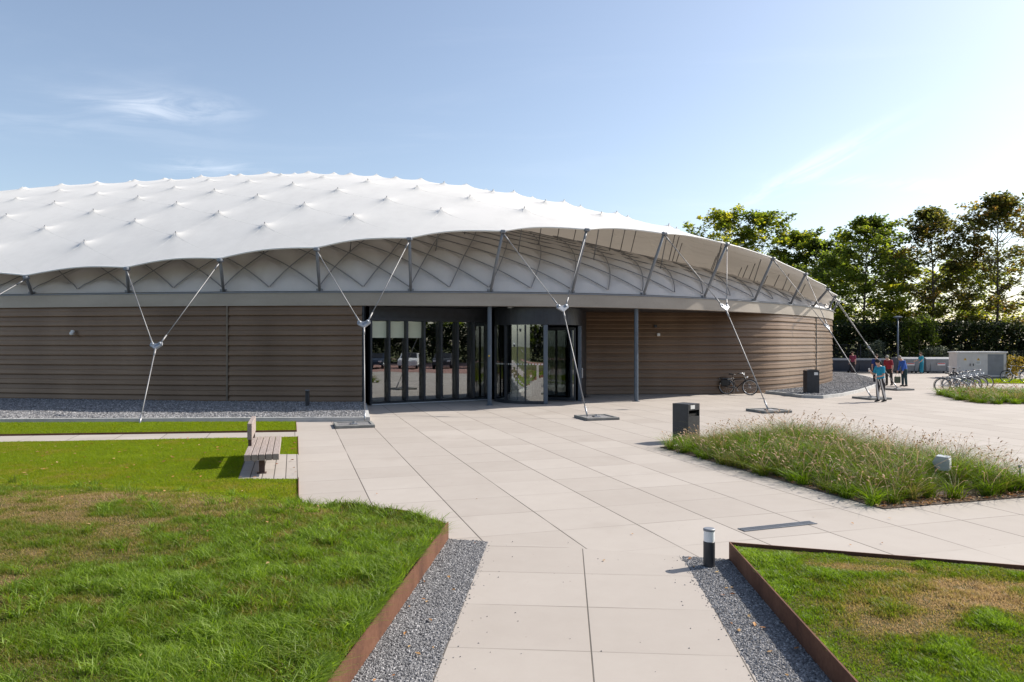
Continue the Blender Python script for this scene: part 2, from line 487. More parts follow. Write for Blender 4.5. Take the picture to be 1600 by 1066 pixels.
# ================================================================== SETTING
def sheet(name, poly, z, mat, kind='structure'):
    mb = MB(); mb.add([(p[0], p[1], z) for p in poly], [tuple(range(len(poly)))])
    return tag(mb.build(name, mat), kind=kind)
sheet('ground', [(-400, -300), (500, -300), (500, 900), (-400, 900)], -.03, M['ground'])
sheet('plaza_paving', [(-70, 4.0), (70, 4.0), (70, 57), (-70, 57)], 0.0, M['paving'])
sheet('service_yard', [(20.5, 56.2), (70, 56.2), (70, 66), (20.5, 66)], .006, M['asphalt'])
sheet('road', [(-60, -30), (60, -30), (60, -22), (-60, -22)], -.012, M['red_brick'])
sheet('car_park', [(20, -14), (44, -14), (44, 24), (20, 24)], .008, M['red_brick'])
# entrance path and its gravel margins, carried on behind the camera
def line_at(p, q, Y):
    return (p[0] + (q[0] - p[0]) * (Y - p[1]) / (q[1] - p[1]), Y)
pl0, pl1 = G(763, 847), G(675, 1066); pr0, pr1 = G(1065, 870), G(1185, 1066)
cl0, cl1 = G(700, 843), G(548, 1066); cr0, cr1 = G(1140, 875), G(1300, 1066)
YB = -6.0
sheet('path', [pl0, line_at(pl0, pl1, YB), line_at(pr0, pr1, YB), pr0], .006, M['path'])
sheet('path_behind', [(-1.6, YB), (-1.6, -22), (1.4, -22), (1.4, YB)], -.004, M['path'])
gvL = [cl0, line_at(cl0, cl1, YB), line_at(pl0, pl1, YB), pl0]
gvR = [pr0, line_at(pr0, pr1, YB), line_at(cr0, cr1, YB), cr0]

def stones(name, poly, n, r0, r1, zf, label_kind='stuff', near=None):
    p = scatter(poly, n)
    if near is not None:
        p = p[near(p[:, 0], p[:, 1])]
    n = len(p)
    r = r0 + (r1 - r0) * RNG.random(n) ** 1.6
    base = np.array([(1, 0, 0), (0, 1, 0), (-1, 0, 0), (0, -1, 0), (0, 0, 1), (0, 0, -1)], float)
    fc = np.array([(0, 1, 4), (1, 2, 4), (2, 3, 4), (3, 0, 4), (1, 0, 5), (2, 1, 5), (3, 2, 5), (0, 3, 5)])
    a = RNG.random(n) * 2 * PI; ca, sa = np.cos(a), np.sin(a)
    V = np.repeat(base[None], n, 0) * (1 + .5 * (RNG.random((n, 6, 1)) - .5)) * (r[:, None, None] * np.array([1.2, .9, .65]))
    tl = (RNG.random(n) - .5) * .9
    x = V[..., 0] * np.cos(tl)[:, None] - V[..., 2] * np.sin(tl)[:, None]; z = V[..., 0] * np.sin(tl)[:, None] + V[..., 2] * np.cos(tl)[:, None]
    X = x * ca[:, None] - V[..., 1] * sa[:, None] + p[:, 0:1]; Y = x * sa[:, None] + V[..., 1] * ca[:, None] + p[:, 1:2]
    Z = z + zf(p[:, 0], p[:, 1])[:, None] + (r * .3)[:, None]
    VV = np.stack([X, Y, Z], -1).reshape(-1, 3)
    FF = (fc[None] + (np.arange(n) * 6)[:, None, None]).reshape(-1, 3)
    tint = np.repeat(np.clip(RNG.normal(.45, .22, n), 0, 1), 6)
    o = np_mesh(name, VV, FF, M['stones'], None, False, {'tint': tint})
    return tag(o, kind=label_kind)
zc = lambda c: (lambda x, y: np.full(np.shape(x), c))
for nm, poly in (('gravel_margin', gvL), ('gravel_margin', gvR)):
    sheet(nm, poly, .004, M['gravel'])
    vis = [q for q in poly]
    Yn = 4.2
    a, b = poly[0], poly[1]; c, d = poly[2], poly[3]
    stones('loose_gravel', [a, line_at(a, b, Yn), line_at(d, c, Yn), d], 15000, .005, .013, zc(.004))
for e0, e1, s_ in ((pl0, pl1, 1), (pr0, pr1, -1)):      # stray chippings kicked on to the slabs
    q0_, q1_ = e0, line_at(e0, e1, 4.3)
    for w_, n_ in ((.05, 110), (.3, 20), (1.1, 12)):
        stones('stray_gravel', [q0_, q1_, (q1_[0] + s_ * w_, q1_[1]), (q0_[0] + s_ * w_, q0_[1])], n_, .004, .009, zc(.007))

# ------------------------------------------------------------------ turf
def blades(name, pts, zf, Lf, wid, bend, mat, tintf, seg=2, lean=(0, 0)):
    n = len(pts); x, y = pts[:, 0], pts[:, 1]
    L = Lf(x, y) * (0.55 + .75 * RNG.random(n))
    a = RNG.random(n) * 2 * PI
    b = bend * (.25 + RNG.random(n)) * L
    dx, dy = np.cos(a) * b + lean[0] * L, np.sin(a) * b + lean[1] * L
    sx, sy = -np.sin(a), np.cos(a)
    rot = RNG.random(n) * PI; sx, sy = np.cos(rot), np.sin(rot)
    w = wid * (.6 + .8 * RNG.random(n))
    z0 = zf(x, y) - .004
    P = []
    fr = [0, .5, 1.0] if seg == 2 else [0, .33, .68, 1.0]
    for t in fr:
        cx = x + dx * t ** 1.9; cy = y + dy * t ** 1.9
        cz = z0 + L * (t - .28 * min(1, bend) * t ** 3)
        if t < 1:
            ww = w * (1 - .45 * t) / 2
            P += [np.stack([cx - sx * ww, cy - sy * ww, cz], -1), np.stack([cx + sx * ww, cy + sy * ww, cz], -1)]
        else:
            P += [np.stack([cx, cy, cz], -1)]
    k = len(P)
    V = np.stack(P, 1).reshape(-1, 3)
    o = (np.arange(n) * k)[:, None]
    quads = np.concatenate([o + np.array([[2 * i, 2 * i + 1, 2 * i + 3, 2 * i + 2]]) for i in range(len(fr) - 2)])
    tris = o + np.array([[k - 3, k - 2, k - 1]])
    t = np.clip(tintf(x, y) + RNG.normal(0, .13, n), 0, 1)
    return tag(np_mesh(name, V, [quads, tris], mat, None, True, {'tint': np.repeat(t, k)}), kind='stuff')

def terrain(name, poly, zf, step, mat, kind='structure'):
    """height field over a polygon with its rim snapped to the outline"""
    p = np.array(poly); lo = p.min(0); hi = p.max(0)
    nx = int((hi[0] - lo[0]) / step) + 2; ny = int((hi[1] - lo[1]) / step) + 2
    xs = lo[0] + step * np.arange(nx); ys = lo[1] + step * np.arange(ny)
    XX, YY = np.meshgrid(xs, ys)
    ins = in_poly(XX, YY, poly)
    # snap outside corners of boundary cells on to the outline
    px, py = XX.copy(), YY.copy()
    best = np.full(XX.shape, 1e9)
    n = len(poly)
    for i in range(n):
        a = p[i]; ab = p[(i + 1) % n] - a
        t = np.clip(((XX - a[0]) * ab[0] + (YY - a[1]) * ab[1]) / (ab @ ab), 0, 1)
        qx = a[0] + ab[0] * t; qy = a[1] + ab[1] * t; d = np.hypot(XX - qx, YY - qy)
        m = (d < best) & ~ins
        px[m] = qx[m]; py[m] = qy[m]; best = np.where(d < best, d, best)
    idx = np.arange(nx * ny).reshape(ny, nx)
    c = np.stack([idx[:-1, :-1], idx[:-1, 1:], idx[1:, 1:], idx[1:, :-1]], -1).reshape(-1, 4)
    c = c[ins.ravel()[c].any(1)]
    used = np.unique(c); mp = np.full(nx * ny, -1); mp[used] = np.arange(len(used))
    V = np.stack([px.ravel()[used], py.ravel()[used], zf(px.ravel()[used], py.ravel()[used])], -1)
    return tag(np_mesh(name, V, mp[c], mat), kind=kind)

# left bank: rises behind the rusted edging, falls to the flat lawn by the bench
ridge_r = G(466, 781, .02)
bankL = [(cl0[0] - .012, cl0[1] - .012), G(640, 799, .2), G(560, 788, .17), G(480, 784, .05), G(466, 782, .02),
         (-5.2, 11.75), (-8.4, 12.3), (-13.5, 12.6), (-13.5, YB), (line_at(cl0, cl1, YB)[0] - .012, YB)]
backL = bankL[:8]
def z_bankL(x, y):
    d = edge_dist(x, y, backL, False)
    wall = edge_dist(x, y, [bankL[0], bankL[-1]], False)
    left = np.clip((-x - 1.0) / 6.0, 0, 1)
    rise = (1 - np.exp(-d / (.45 + 1.4 * left))) * (.20 + .10 * left)
    near = np.exp(-edge_dist(x, y, bankL[:2], False) / .25) * .17
    near = np.maximum(near, .15 * np.exp(-d / .4) * np.clip((x + 2.9) / .6, 0, 1))
    return np.maximum(rise, near) + .02 + .05 * (fbm(x, y, 1.6) - .5) * np.clip(d, 0, 1) 
terrain('grass_bank', bankL, z_bankL, .12, M['turf_soil'])
# right bank
crx = line_at(cr0, cr1, YB)
br0 = (cr0[0] + .012, cr0[1] - .012)
bankR = [br0, (crx[0] + .012, YB), (9.5, YB), (9.5, 6.05), G(1600, 887, .18)]
def z_bankR(x, y):
    d = np.minimum(edge_dist(x, y, [br0, bankR[1]], False), edge_dist(x, y, [br0, bankR[4], bankR[3]], False))
    return .16 + .10 * (1 - np.exp(-d / 1.6)) + .05 * (fbm(x, y, 1.1) - .5) * np.clip(d, 0, 1)
terrain('grass_bank', bankR, z_bankR, .12, M['turf_soil'])

def keep(p, f): return p[RNG.random(len(p)) < f(p[:, 0], p[:, 1])]
def dry(x, y): return np.clip((fbm(x + 11, y + 5, 1.5) - .5) * 3.4, 0, 1)
def lush_l(x, y):   # long lush grass next to the rusted edging
    w = edge_dist(x, y, [bankL[0], bankL[-1]], False)
    return np.clip(1.25 - w / 2.6 + (fbm(x, y + 40, .9) - .5) * 1.2, 0, 1)
visL = [bankL[0], *bankL[1:7], (-10.2, 12.4), (-9.5, 11), (-3.6, 4.2), (line_at(cl0, cl1, 4.1)[0], 4.1)]
pts = scatter(visL, 300000)
pts = keep(pts, lambda x, y: np.clip(1.0 - .62 * dry(x, y) * (1 - .7 * lush_l(x, y)), .05, 1) * np.clip(.5 + .5 * (6.5 / y), 0, 1))
def d_back(x, y): return edge_dist(x, y, backL[4:], False)
pts = keep(pts, lambda x, y: 1 - .9 * np.exp(-d_back(x, y) / .55))
blades('bank_turf', pts, z_bankL, lambda x, y: (.3 + .7 * np.clip(d_back(x, y) / 1.3, 0, 1)) * (.026 + .05 * lush_l(x, y) * (.4 + 1.2 * np.clip(fbm(x, y, .42) * 2.6 - .8, 0, 1)) + .055 * np.clip(fbm(x, y + 9, .28) * 3.2 - 1.5, 0, 1)), .0056, .8, M['rough_turf'],
       lambda x, y: .5 + .22 * lush_l(x, y) - .15 * np.clip((-x - 2.2) / 3, 0, 1) - .5 * dry(x, y) * (1 - .6 * lush_l(x, y)) * np.clip((11.4 - y) / 1.2, .25, 1) + 1.0 * (fbm(x, y + 9, .28) - .5) + .5 * (fbm(x, y, .9) - .5), 3, (-.12, -.05))
outL = [(-13.3, 12.4), (-13.3, 5.5), (-8, 2.2), (-1.25, 2.2), (line_at(cl0, cl1, 4.1)[0], 4.1), (-3.6, 4.2), (-9.5, 11), (-10.2, 12.4)]
blades('bank_turf', scatter(outL, 110000), z_bankL, lambda x, y: .035 + .05 * fbm(x, y, .4), .009, .8, M['rough_turf'], lambda x, y: .5 - .3 * dry(x, y) + 1.0 * (fbm(x, y + 9, .28) - .5), 2, (-.12, -.05))
mix_ = scatter([(-9.9, 12.5), (-3.2, 11.6), (-3.1, 9.6), (-9.3, 9.6)], 90000); mix_ = mix_[in_poly(mix_[:, 0], mix_[:, 1], visL)]
mix_ = keep(mix_, lambda x, y: np.exp(-d_back(x, y) / .7))
blades('lawn_turf', mix_, z_bankL, lambda x, y: np.full(x.shape, .036), .0068, .7, M['turf'], lambda x, y: .42 + .8 * (fbm(x, y, .6) - .5), 2, (-.1, -.03))
eg = scatter([(cl0[0] - .02, cl0[1] - .05), (line_at(cl0, cl1, 4.2)[0] - .02, 4.2), (line_at(cl0, cl1, 4.2)[0] - .16, 4.2), (cl0[0] - .16, cl0[1] - .05)], 5200)
eg = keep(eg, lambda x, y: np.clip((vnoise(x * .2, y, .55) - .35) * 2.6, .12, 1))
blades('overhanging_grass', eg, z_bankL, lambda x, y: .09 + .1 * vnoise(x * .2, y, .4), .0075, 1.3, M['rough_turf'], lambda x, y: np.full(x.shape, .82), 3, (.42, 0))
rim = scatter([(cl0[0] - .1, cl0[1] - .02), G(640, 799, .2), G(560, 788, .17), G(480, 786, .08), (-2.75, 9.6), (-1.2, 8.5)], 4200)
rim = keep(rim, lambda x, y: np.exp(-edge_dist(x, y, backL[:4], False) / .12))
blades('overhanging_grass', rim, z_bankL, lambda x, y: .07 + .09 * vnoise(x, y * .2, .4), .0075, 1.2, M['rough_turf'], lambda x, y: .72 + .3 * (vnoise(x, y, .3) - .5), 3, (-.1, .2))
# coarse tussocks
tc = scatter(visL, 900); tc = keep(tc, lambda x, y: np.clip(lush_l(x, y) ** 1.3 * .8 + .07, 0, 1))
tp = np.repeat(tc, 40, 0) + RNG.normal(0, .04, (len(tc) * 40, 2)); tp = tp[in_poly(tp[:, 0], tp[:, 1], visL)]
blades('grass_tussocks', tp, z_bankL, lambda x, y: .1 + .1 * fbm(x, y, .7), .0085, 1.15, M['rough_turf'], lambda x, y: .78 + .9 * (fbm(x, y, .3) - .5), 3, (-.15, -.05))
visR = [br0, (line_at(cr0, cr1, 4.0)[0] + .02, 4.0), (3.6, 4.0), (6.6, 6.9), G(1600, 887, .18)]
pts = scatter(visR, 150000)
pts = keep(pts, lambda x, y: np.clip(1.0 - .55 * dry(x * 1.6, y * 1.6), .1, 1))
blades('bank_turf', pts, z_bankR, lambda x, y: (.022 + .06 * np.clip(fbm(x, y, .32) * 3.0 - 1.2, 0, 1)) * (.45 + .55 * np.clip(edge_dist(x, y, [br0, bankR[4]], False) / .4, 0, 1)), .0055, .75, M['rough_turf'],
       lambda x, y: .6 - .5 * dry(x * 1.6, y * 1.6) + 1.1 * (fbm(x, y, .32) - .5) - .35 * np.clip((fbm(x, y + 31, .8) - .5) * 4, 0, 1) + .25 * np.exp(-edge_dist(x, y, [br0, bankR[1]], False) / .35), 3, (-.12, -.05))

outR = [(line_at(cr0, cr1, 4.0)[0] + .02, 4.0), (2.3, 2.4), (8.5, 2.4), (9.3, 6.1), (6.6, 6.9), (3.6, 4.0)]
blades('bank_turf', scatter(outR, 60000), z_bankR, lambda x, y: .035 + .04 * fbm(x, y, .4), .009, .8, M['rough_turf'], lambda x, y: .6 - .5 * dry(x * 1.6, y * 1.6) + 1.0 * (fbm(x, y, .32) - .5), 2, (-.12, -.05))
# flat lawns
lx = [G(465.5, 690), G(466, 781)]
pad_c = (G(372, 751), G(466, 751), G(466, 712), G(385, 712))
strip_lawn = [(-40, 18.1), (-13.15, 18.6), G(463, 674.5), G(462, 660.5), (-15.3, 21.42), (-40, 21.1)]
main_lawn = [G(465, 684.5), (G(0, 693)[0], G(0, 693)[1]), (-40, 16.6), (-40, 12.0), (-13.5, 12.45), (-8.4, 12.2), (-5.2, 11.7), G(466, 783)]
lawn_z = .02
sheet('lawn', main_lawn, lawn_z, M['turf_soil']); sheet('lawn', strip_lawn, lawn_z, M['turf_soil'])
mvis = [G(465, 684.5), (G(0, 693)[0], G(0, 693)[1]), (-13.6, 17.2), (-9.6, 12.2), (-8.4, 12.1), (-5.2, 11.6), G(466, 783)]
outl = [(-13.6, 17.2), (-20, 17.0), (-18, 12.3), (-9.6, 12.2)]
blades('lawn_turf', scatter(outl, 60000), zc(lawn_z), lambda x, y: .03 + .03 * fbm(x, y, .5), .012, .7, M['turf'], lambda x, y: .47 + .7 * (fbm(x, y, 1.2) - .5), 2, (-.1, -.03))
pts = scatter(mvis, 300000)
pad = [(p[0], p[1]) for p in pad_c]
pts = pts[~in_poly(pts[:, 0], pts[:, 1], pad)]
blades('lawn_turf', pts, zc(lawn_z), lambda x, y: .026 + .03 * fbm(x, y, .5), .0068, .7, M['turf'], lambda x, y: .47 + .7 * (fbm(x, y, 1.2) - .5) + .7 * (fbm(x + 5, y, .3) - .5) - .15 * np.clip((13.2 - y) / 1.2, 0, 1), 2, (-.1, -.03))
svis = [(-14.4, 18.55), (-13.15, 18.6), G(463, 674.5), G(462, 660.5), (-15.3, 21.4), (-16.2, 21.4)]
pts = scatter(svis, 90000)
blades('lawn_turf', pts, zc(lawn_z), lambda x, y: np.full(x.shape, .05), .011, .7, M['turf'], lambda x, y: .55 + .5 * (fbm(x, y, 1.0) - .5), 2, (-.1, -.03))
tag(MB().add([(p[0], p[1], .028) for p in pad], [(0, 1, 2, 3)]).build('bench_pad', M['brick_pad']), kind='structure')

# rusted edging
ed = MB(); hh = .215
ed.strip([line_at(cl0, cl1, YB), (cl0[0], cl0[1])], .014, -.02, hh)
ed.strip([(cl0[0] - .007, cl0[1]), G(640, 800, .18), G(600, 795, .17)], .014, -.02, .19)
tag(ed.build('corten_edging', M['corten']), 'sunlit rusted steel edging of the lush bank left of the path', 'edging')
ed = MB()
ed.strip([line_at(cr0, cr1, YB), (cr0[0], cr0[1])], .014, -.02, .20)
ed.strip([(cr0[0] + .007, cr0[1]), G(1600, 888, .17), (9.5, 6.1)], .014, -.02, .198)
tag(ed.build('corten_edging', M['corten']), 'shaded dark rusted steel edging of the bank right of the path', 'edging')
ed = MB(); ed.strip([G(466.5, 783), G(466.2, 751.5)], .012, -.02, .06)
tag(ed.build('lawn_edging', M['corten']), 'thin rusty strip between lawn and plaza in front of the bench pad', 'edging')
ed = MB(); ed.strip([G(466.2, 711), G(465.5, 684.3)], .012, -.02, .05); ed.strip([G(465.5, 684.3), G(0, 692.7)], .012, -.02, .028)
tag(ed.build('lawn_edging', M['corten']), 'thin dark strip along the main lawn behind the bench', 'edging')
ed = MB(); ed.strip([(-40, 18.07), (-13.15, 18.57), G(463.5, 674.8), G(462.5, 660)], .012, -.02, .05)
tag(ed.build('lawn_edging', M['corten']), 'thin dark strip round the narrow grass strip by the gravel bed', 'edging')

# fallen leaves on lawn and beds
def leaves_flat(name, pts, zf, s0, s1):
    n = len(pts); s = s0 + (s1 - s0) * RNG.random(n); a = RNG.random(n) * 2 * PI
    base = np.array([(-1, 0, 0), (0, -.5, .15), (1, 0, .05), (0, .5, .25)])
    V = base[None] * s[:, None, None]; V[:, :, 2] += RNG.random((n, 4)) * s[:, None] * .5
    X = V[..., 0] * np.cos(a)[:, None] - V[..., 1] * np.sin(a)[:, None] + pts[:, 0:1]
    Y = V[..., 0] * np.sin(a)[:, None] + V[..., 1] * np.cos(a)[:, None] + pts[:, 1:2]
    Z = V[..., 2] + zf(pts[:, 0], pts[:, 1])[:, None]
    VV = np.stack([X, Y, Z], -1).reshape(-1, 3)
    return tag(np_mesh(name, VV, np.arange(4 * n).reshape(n, 4), M['leaf_litter'], None, False, {'tint': np.repeat(RNG.random(n), 4)}), kind='stuff')
leaves_flat('fallen_leaves', scatter(mvis, 120), zc(lawn_z + .03), .03, .05)
leaves_flat('fallen_leaves', scatter(visL, 50), lambda x, y: z_bankL(x, y) + .04, .02, .035)
leaves_flat('fallen_leaves', np.concatenate([scatter([gvL[0], line_at(cl0, cl1, 4.5), line_at(pl0, pl1, 4.5), gvL[3]], 14), scatter([gvR[0], line_at(pr0, pr1, 4.5), line_at(cr0, cr1, 4.5), gvR[3]], 20)]), zc(.014), .018, .034)

# ================================================================== HALL PLAN
CX, CY, ZT = -24.0, 58.0, 14.25
_px = np.array([0, 120, 240, 350, 480, 600, 750, 900, 1000, 1060, 1125, 1190, 1237.])
_py = np.array([463, 461, 459.7, 458.7, 457.7, 457.5, 458.2, 459.7, 462.3, 465, 468.5, 472.7, 477.3])
_Y = 1.9 * F / (HZ - _py); _X = (_px - 800) / F * _Y
L_, B_, rx_ = 63, 88, 22.0
_ext = [(-30, 31.5), (-L_ * .8, 40), (-L_, B_ - 28), (-L_ * .95, B_ - 12), (-L_ * .6, B_ - 1), (-25, B_), (0, B_ - 5), (rx_ - 5, B_ - 16), (rx_, B_ - 30), (20.5, 45)]
_P = np.concatenate([np.stack([_X, _Y], -1), np.array(_ext, float)])
_th = np.arctan2(_P[:, 1] - CY, _P[:, 0] - CX); _r = np.hypot(_P[:, 0] - CX, _P[:, 1] - CY); _o = np.argsort(_th); _th, _r = _th[_o], _r[_o]
THG = np.linspace(-PI, PI, 1441)
_R = np.interp(THG, np.r_[_th - 2 * PI, _th, _th + 2 * PI], np.r_[_r, _r, _r])
_k = np.exp(-.5 * (np.arange(-60, 61) / 18) ** 2); _k /= _k.sum()
RG = np.convolve(np.r_[_R[-61:-1], _R, _R[1:61]], _k, 'valid')
def wrap(t): return (np.asarray(t) + PI) % (2 * PI) - PI
def ring_r(t): return np.interp(wrap(t), THG, RG)
def ring_p(t, off=0.0):
    t = float(t); e = 1e-3
    p = np.array([CX + ring_r(t) * math.cos(t), CY + ring_r(t) * math.sin(t)])
    q = np.array([CX + ring_r(t + e) * math.cos(t + e), CY + ring_r(t + e) * math.sin(t + e)])
    T = q - p; T /= np.hypot(*T); n = np.array([T[1], -T[0]])
    return p + n * off, n, T
_gx = CX + RG * np.cos(THG); _gy = CY + RG * np.sin(THG); _q = 800 + F * _gx / _gy
def th_px(px): return THG[np.argmin(np.abs(_q - px) + 1e3 * (_gy > 48))]
_E = [(49.6, 41, 432), (199, 198, 418.5), (348, 344, 405), (495, 495, 388), (638, 640, 371.5), (770, 786, 360), (895, 917, 357.5),
      (1009, 1038, 363), (1103, 1136, 380), (1179, 1208, 402.5), (1237, 1259, 427), (1272, 1288, 451)]
NODE = []     # bottom angle, top xyz
for b, tx, ty in _E:
    t = th_px(b); p, n, T = ring_p(t)
    P0 = p + 1.0 * n; k = (tx - 800) / F; s = (k * P0[1] - P0[0]) / (T[0] - k * T[1]); s = max(-1.0, min(1.0, s)); P1 = P0 + s * T
    NODE.append((t, P1[0], P1[1], CAMZ + (HZ - ty) / F * P1[1]))
# carry the rhythm on round the rest of the ring
_arc = np.concatenate([[0], np.cumsum(np.hypot(np.diff(_gx), np.diff(_gy)))])
a0 = np.interp(NODE[-1][0], THG, _arc); a1 = np.interp(NODE[0][0], THG, _arc) + _arc[-1]
nrest = int(round((a1 - a0) / 3.8))
_xs = [(NODE[-1][3], 5.0)]
for i in range(1, nrest):
    a = (a0 + (a1 - a0) * i / nrest) % _arc[-1]
    t = float(np.interp(a, _arc, THG)); p, n, T = ring_p(t)
    P1 = p + (.3 + .7 * min(1, max(0, i - 4) / 3)) * n
    z = 4.95 if i > 2 else NODE[11][3] + (4.95 - NODE[11][3]) * i / 3
    NODE.append((t, P1[0], P1[1], z))
NODE.sort(key=lambda q: q[0])
NODE = np.array(NODE); NN = len(NODE)
ETH = np.arctan2(NODE[:, 2] - CY, NODE[:, 1] - CX); ER = np.hypot(NODE[:, 1] - CX, NODE[:, 2] - CY)
o_ = np.argsort(ETH); ETHs, ERs, EZs = ETH[o_], ER[o_], NODE[o_, 3]
def per(t, xs, ys): return np.interp(wrap(t), np.r_[xs[-1] - 2 * PI, xs, xs[0] + 2 * PI], np.r_[ys[-1], ys, ys[0]])
_ratio = ERs / ring_r(ETHs)
def _sm(a):
    k_ = np.exp(-.5 * (np.arange(-40, 41) / 11) ** 2); k_ /= k_.sum()
    return np.convolve(np.r_[a[-41:-1], a, a[1:41]], k_, 'valid')
_er = _sm(per(THG, ETHs, _ratio)); _ez = _sm(per(THG, ETHs, EZs))
def edge_r(t): return ring_r(t) * np.interp(wrap(t), THG, _er)
def edge_z(t): return np.interp(wrap(t), THG, _ez)
def frac_u(t, xs):
    """continuous node index of an angle"""
    x3 = np.r_[xs[-1] - 2 * PI, xs, xs[0] + 2 * PI]
    return np.interp(wrap(t), x3, np.arange(-1, len(xs) + 1))
def outer_z0(x, y):
    t = np.arctan2(y - CY, x - CX); rho = np.hypot(x - CX, y - CY) / edge_r(t)
    return edge_z(t) + (ZT - edge_z(t)) * (1 - rho ** 2)
ZI = 12.4
_SS = np.linspace(0, 30, 601); _LL = np.concatenate([[0], np.cumsum(np.sqrt(1 + (1.05 / 1.15 * np.exp(-_SS[1:] / 1.15) + .42) ** 2) * .05)])
def arc_l(s): return np.interp(s, _SS, _LL)
def inner_z0(x, y):
    t = np.arctan2(y - CY, x - CX); s = (ring_r(t) - .08) - np.hypot(x - CX, y - CY)
    w = np.clip((-t - math.radians(28)) / math.radians(34), 0, 1) * np.clip((t + math.radians(150)) / .3, 0, 1)
    a = 4.37 + (.75 + .3 * w) * (1 - np.exp(-np.maximum(s, 0) / 1.15)) + (.24 + .18 * w) * s
    b = outer_z0(x, y) - .85
    h = np.clip(.5 + .5 * (b - a) / .8, 0, 1)
    return np.where(s < .3, a, b + (a - b) * h - .8 * h * (1 - h))

# peaks of the outer membrane: rows stepping up from the front edge, then a ring lattice elsewhere
PK = []; PKI = {}
dirv = np.array([-.36, .933])
vis_nodes = [i for i in range(NN) if NODE[i, 2] < 50 and math.degrees(NODE[i, 0]) > -150 and math.degrees(NODE[i, 0]) < -5]
for k in range(1, 11):
    for ii in range(len(vis_nodes) - 1):
        i = vis_nodes[ii]
        a = NODE[i, 1:3]; b = NODE[vis_nodes[ii + 1], 1:3]
        p = (a + b) / 2 if k % 2 else a
        p = p + dirv * (2.35 * k + .25)
        p = np.array([p[0] + .022 * k * (p[0] + 9), p[1]])
        t = math.atan2(p[1] - CY, p[0] - CX); rho = math.hypot(p[0] - CX, p[1] - CY) / edge_r(t)
        if rho > .965 or rho < .2: continue
        if PK and np.min(np.hypot(np.array(PK)[:, 0] - p[0], np.array(PK)[:, 1] - p[1])) < 1.5: continue
        PK.append(tuple(p)); PKI[(k, ii)] = tuple(p)
n_front = len(PK)
for k in range(1, 12):
    rho = 1 - k * .075
    m = max(8, int(NN * (rho ** .5) * .9))
    for i in range(m):
        t = -PI + 2 * PI * (i + .5 * (k % 2)) / m
        r = edge_r(t) * rho; p = (CX + r * math.cos(t), CY + r * math.sin(t))
        if np.min(np.hypot(np.array(PK)[:, 0] - p[0], np.array(PK)[:, 1] - p[1])) > 2.9: PK.append(p)
PKA = np.array(PK)
def tent(x, y):
    d = np.full(np.shape(x), 1e9)
    for p in PKA:
        d = np.minimum(d, (x - p[0]) ** 2 + (y - p[1]) ** 2)
    d = np.sqrt(d)
    return .155 * np.exp(-d / .2) + .06 * np.exp(-d / .55)
def outer_z(x, y, rho):
    w = np.clip((1 - rho) * 14, 0, 1)
    return outer_z0(x, y) + tent(x, y) * w

# ================================================================== HALL
HALL = thing('event_hall', 'low round hall with bronze ribbed wall under a white peaked tent roof', 'building', (CX, CY, 0))
OFF = (CX, CY, 0)
offv = np.array([CX, CY, 0])
# --- outer membrane
tA = np.concatenate([np.linspace(math.radians(-155), math.radians(15), 1150), np.linspace(math.radians(15), math.radians(205), 260)[1:-1]])
rA = np.concatenate([np.linspace(1, .97, 7), np.linspace(.97, .3, 165)[1:], np.linspace(.3, .02, 24)[1:]])
Tg, Rg = np.meshgrid(tA, rA)
fu = frac_u(Tg, ETHs) % 1.0
scal = .36 * np.sin(PI * fu) ** 1.0
rho = Rg - scal / edge_r(Tg) * Rg ** 10
X = CX + edge_r(Tg) * rho * np.cos(Tg); Y = CY + edge_r(Tg) * rho * np.sin(Tg)
Z = outer_z(X, Y, rho)
V = np.stack([X, Y, Z], -1).reshape(-1, 3) - offv
nt, nr = len(tA), len(rA); ix = np.arange(nt * nr).reshape(nr, nt)
ix2 = np.concatenate([ix, ix[:, :1]], 1)
Fq = np.stack([ix2[:-1, :-1], ix2[:-1, 1:], ix2[1:, 1:], ix2[1:, :-1]], -1).reshape(-1, 4)
V = np.concatenate([V, [[0, 0, ZT]]]); cap = np.stack([ix2[-1, :-1], ix2[-1, 1:], np.full(nt, nt * nr)], -1)
RV, RF = V, [Fq, cap]; RX, RY, RZ, RNT = X, Y, Z, nt
# --- seams between neighbouring peaks
sm = MB(OFF); arr = []
def seg_pts(a, b, n=9):
    return [(a[0] + (b[0] - a[0]) * i / n, a[1] + (b[1] - a[1]) * i / n) for i in range(n + 1)]
segs = []
for (k, ii), p in PKI.items():
    if k > 7: continue
    for d in ((0, 1) if k % 2 else (-1, 0)):
        q = PKI.get((k + 1, ii + d))
        if q is not None: segs.append((p, q))
    if k == 1:
        for j in (ii, ii + 1):
            e = NODE[vis_nodes[j]]; segs.append(((e[1] + dirv[0] * .05, e[2] + dirv[1] * .05), p))
allp = np.array([q for s_ in segs for q in seg_pts(*s_)])
tt = np.arctan2(allp[:, 1] - CY, allp[:, 0] - CX); rr = np.hypot(allp[:, 0] - CX, allp[:, 1] - CY) / edge_r(tt)
zz = outer_z(allp[:, 0], allp[:, 1], rr)
for i in range(len(segs)):
    sm.tube([(allp[j, 0], allp[j, 1], zz[j] - .0025) for j in range(i * 10, i * 10 + 10)], .0045, 4, caps=False)
_sv = np.array(sm.v); _sf = np.array(sm.f) + len(RV)
ROOF = np_mesh('roof_membrane', np.concatenate([RV, _sv]), RF + [_sf], M['membrane'], HALL)
ec = MB(OFF); ec.tube([(RX[0, i], RY[0, i], RZ[0, i]) for i in range(0, RNT, 2)], .035, 6, closed=True)
ec.build('edge_cable', M['seam'], ROOF)
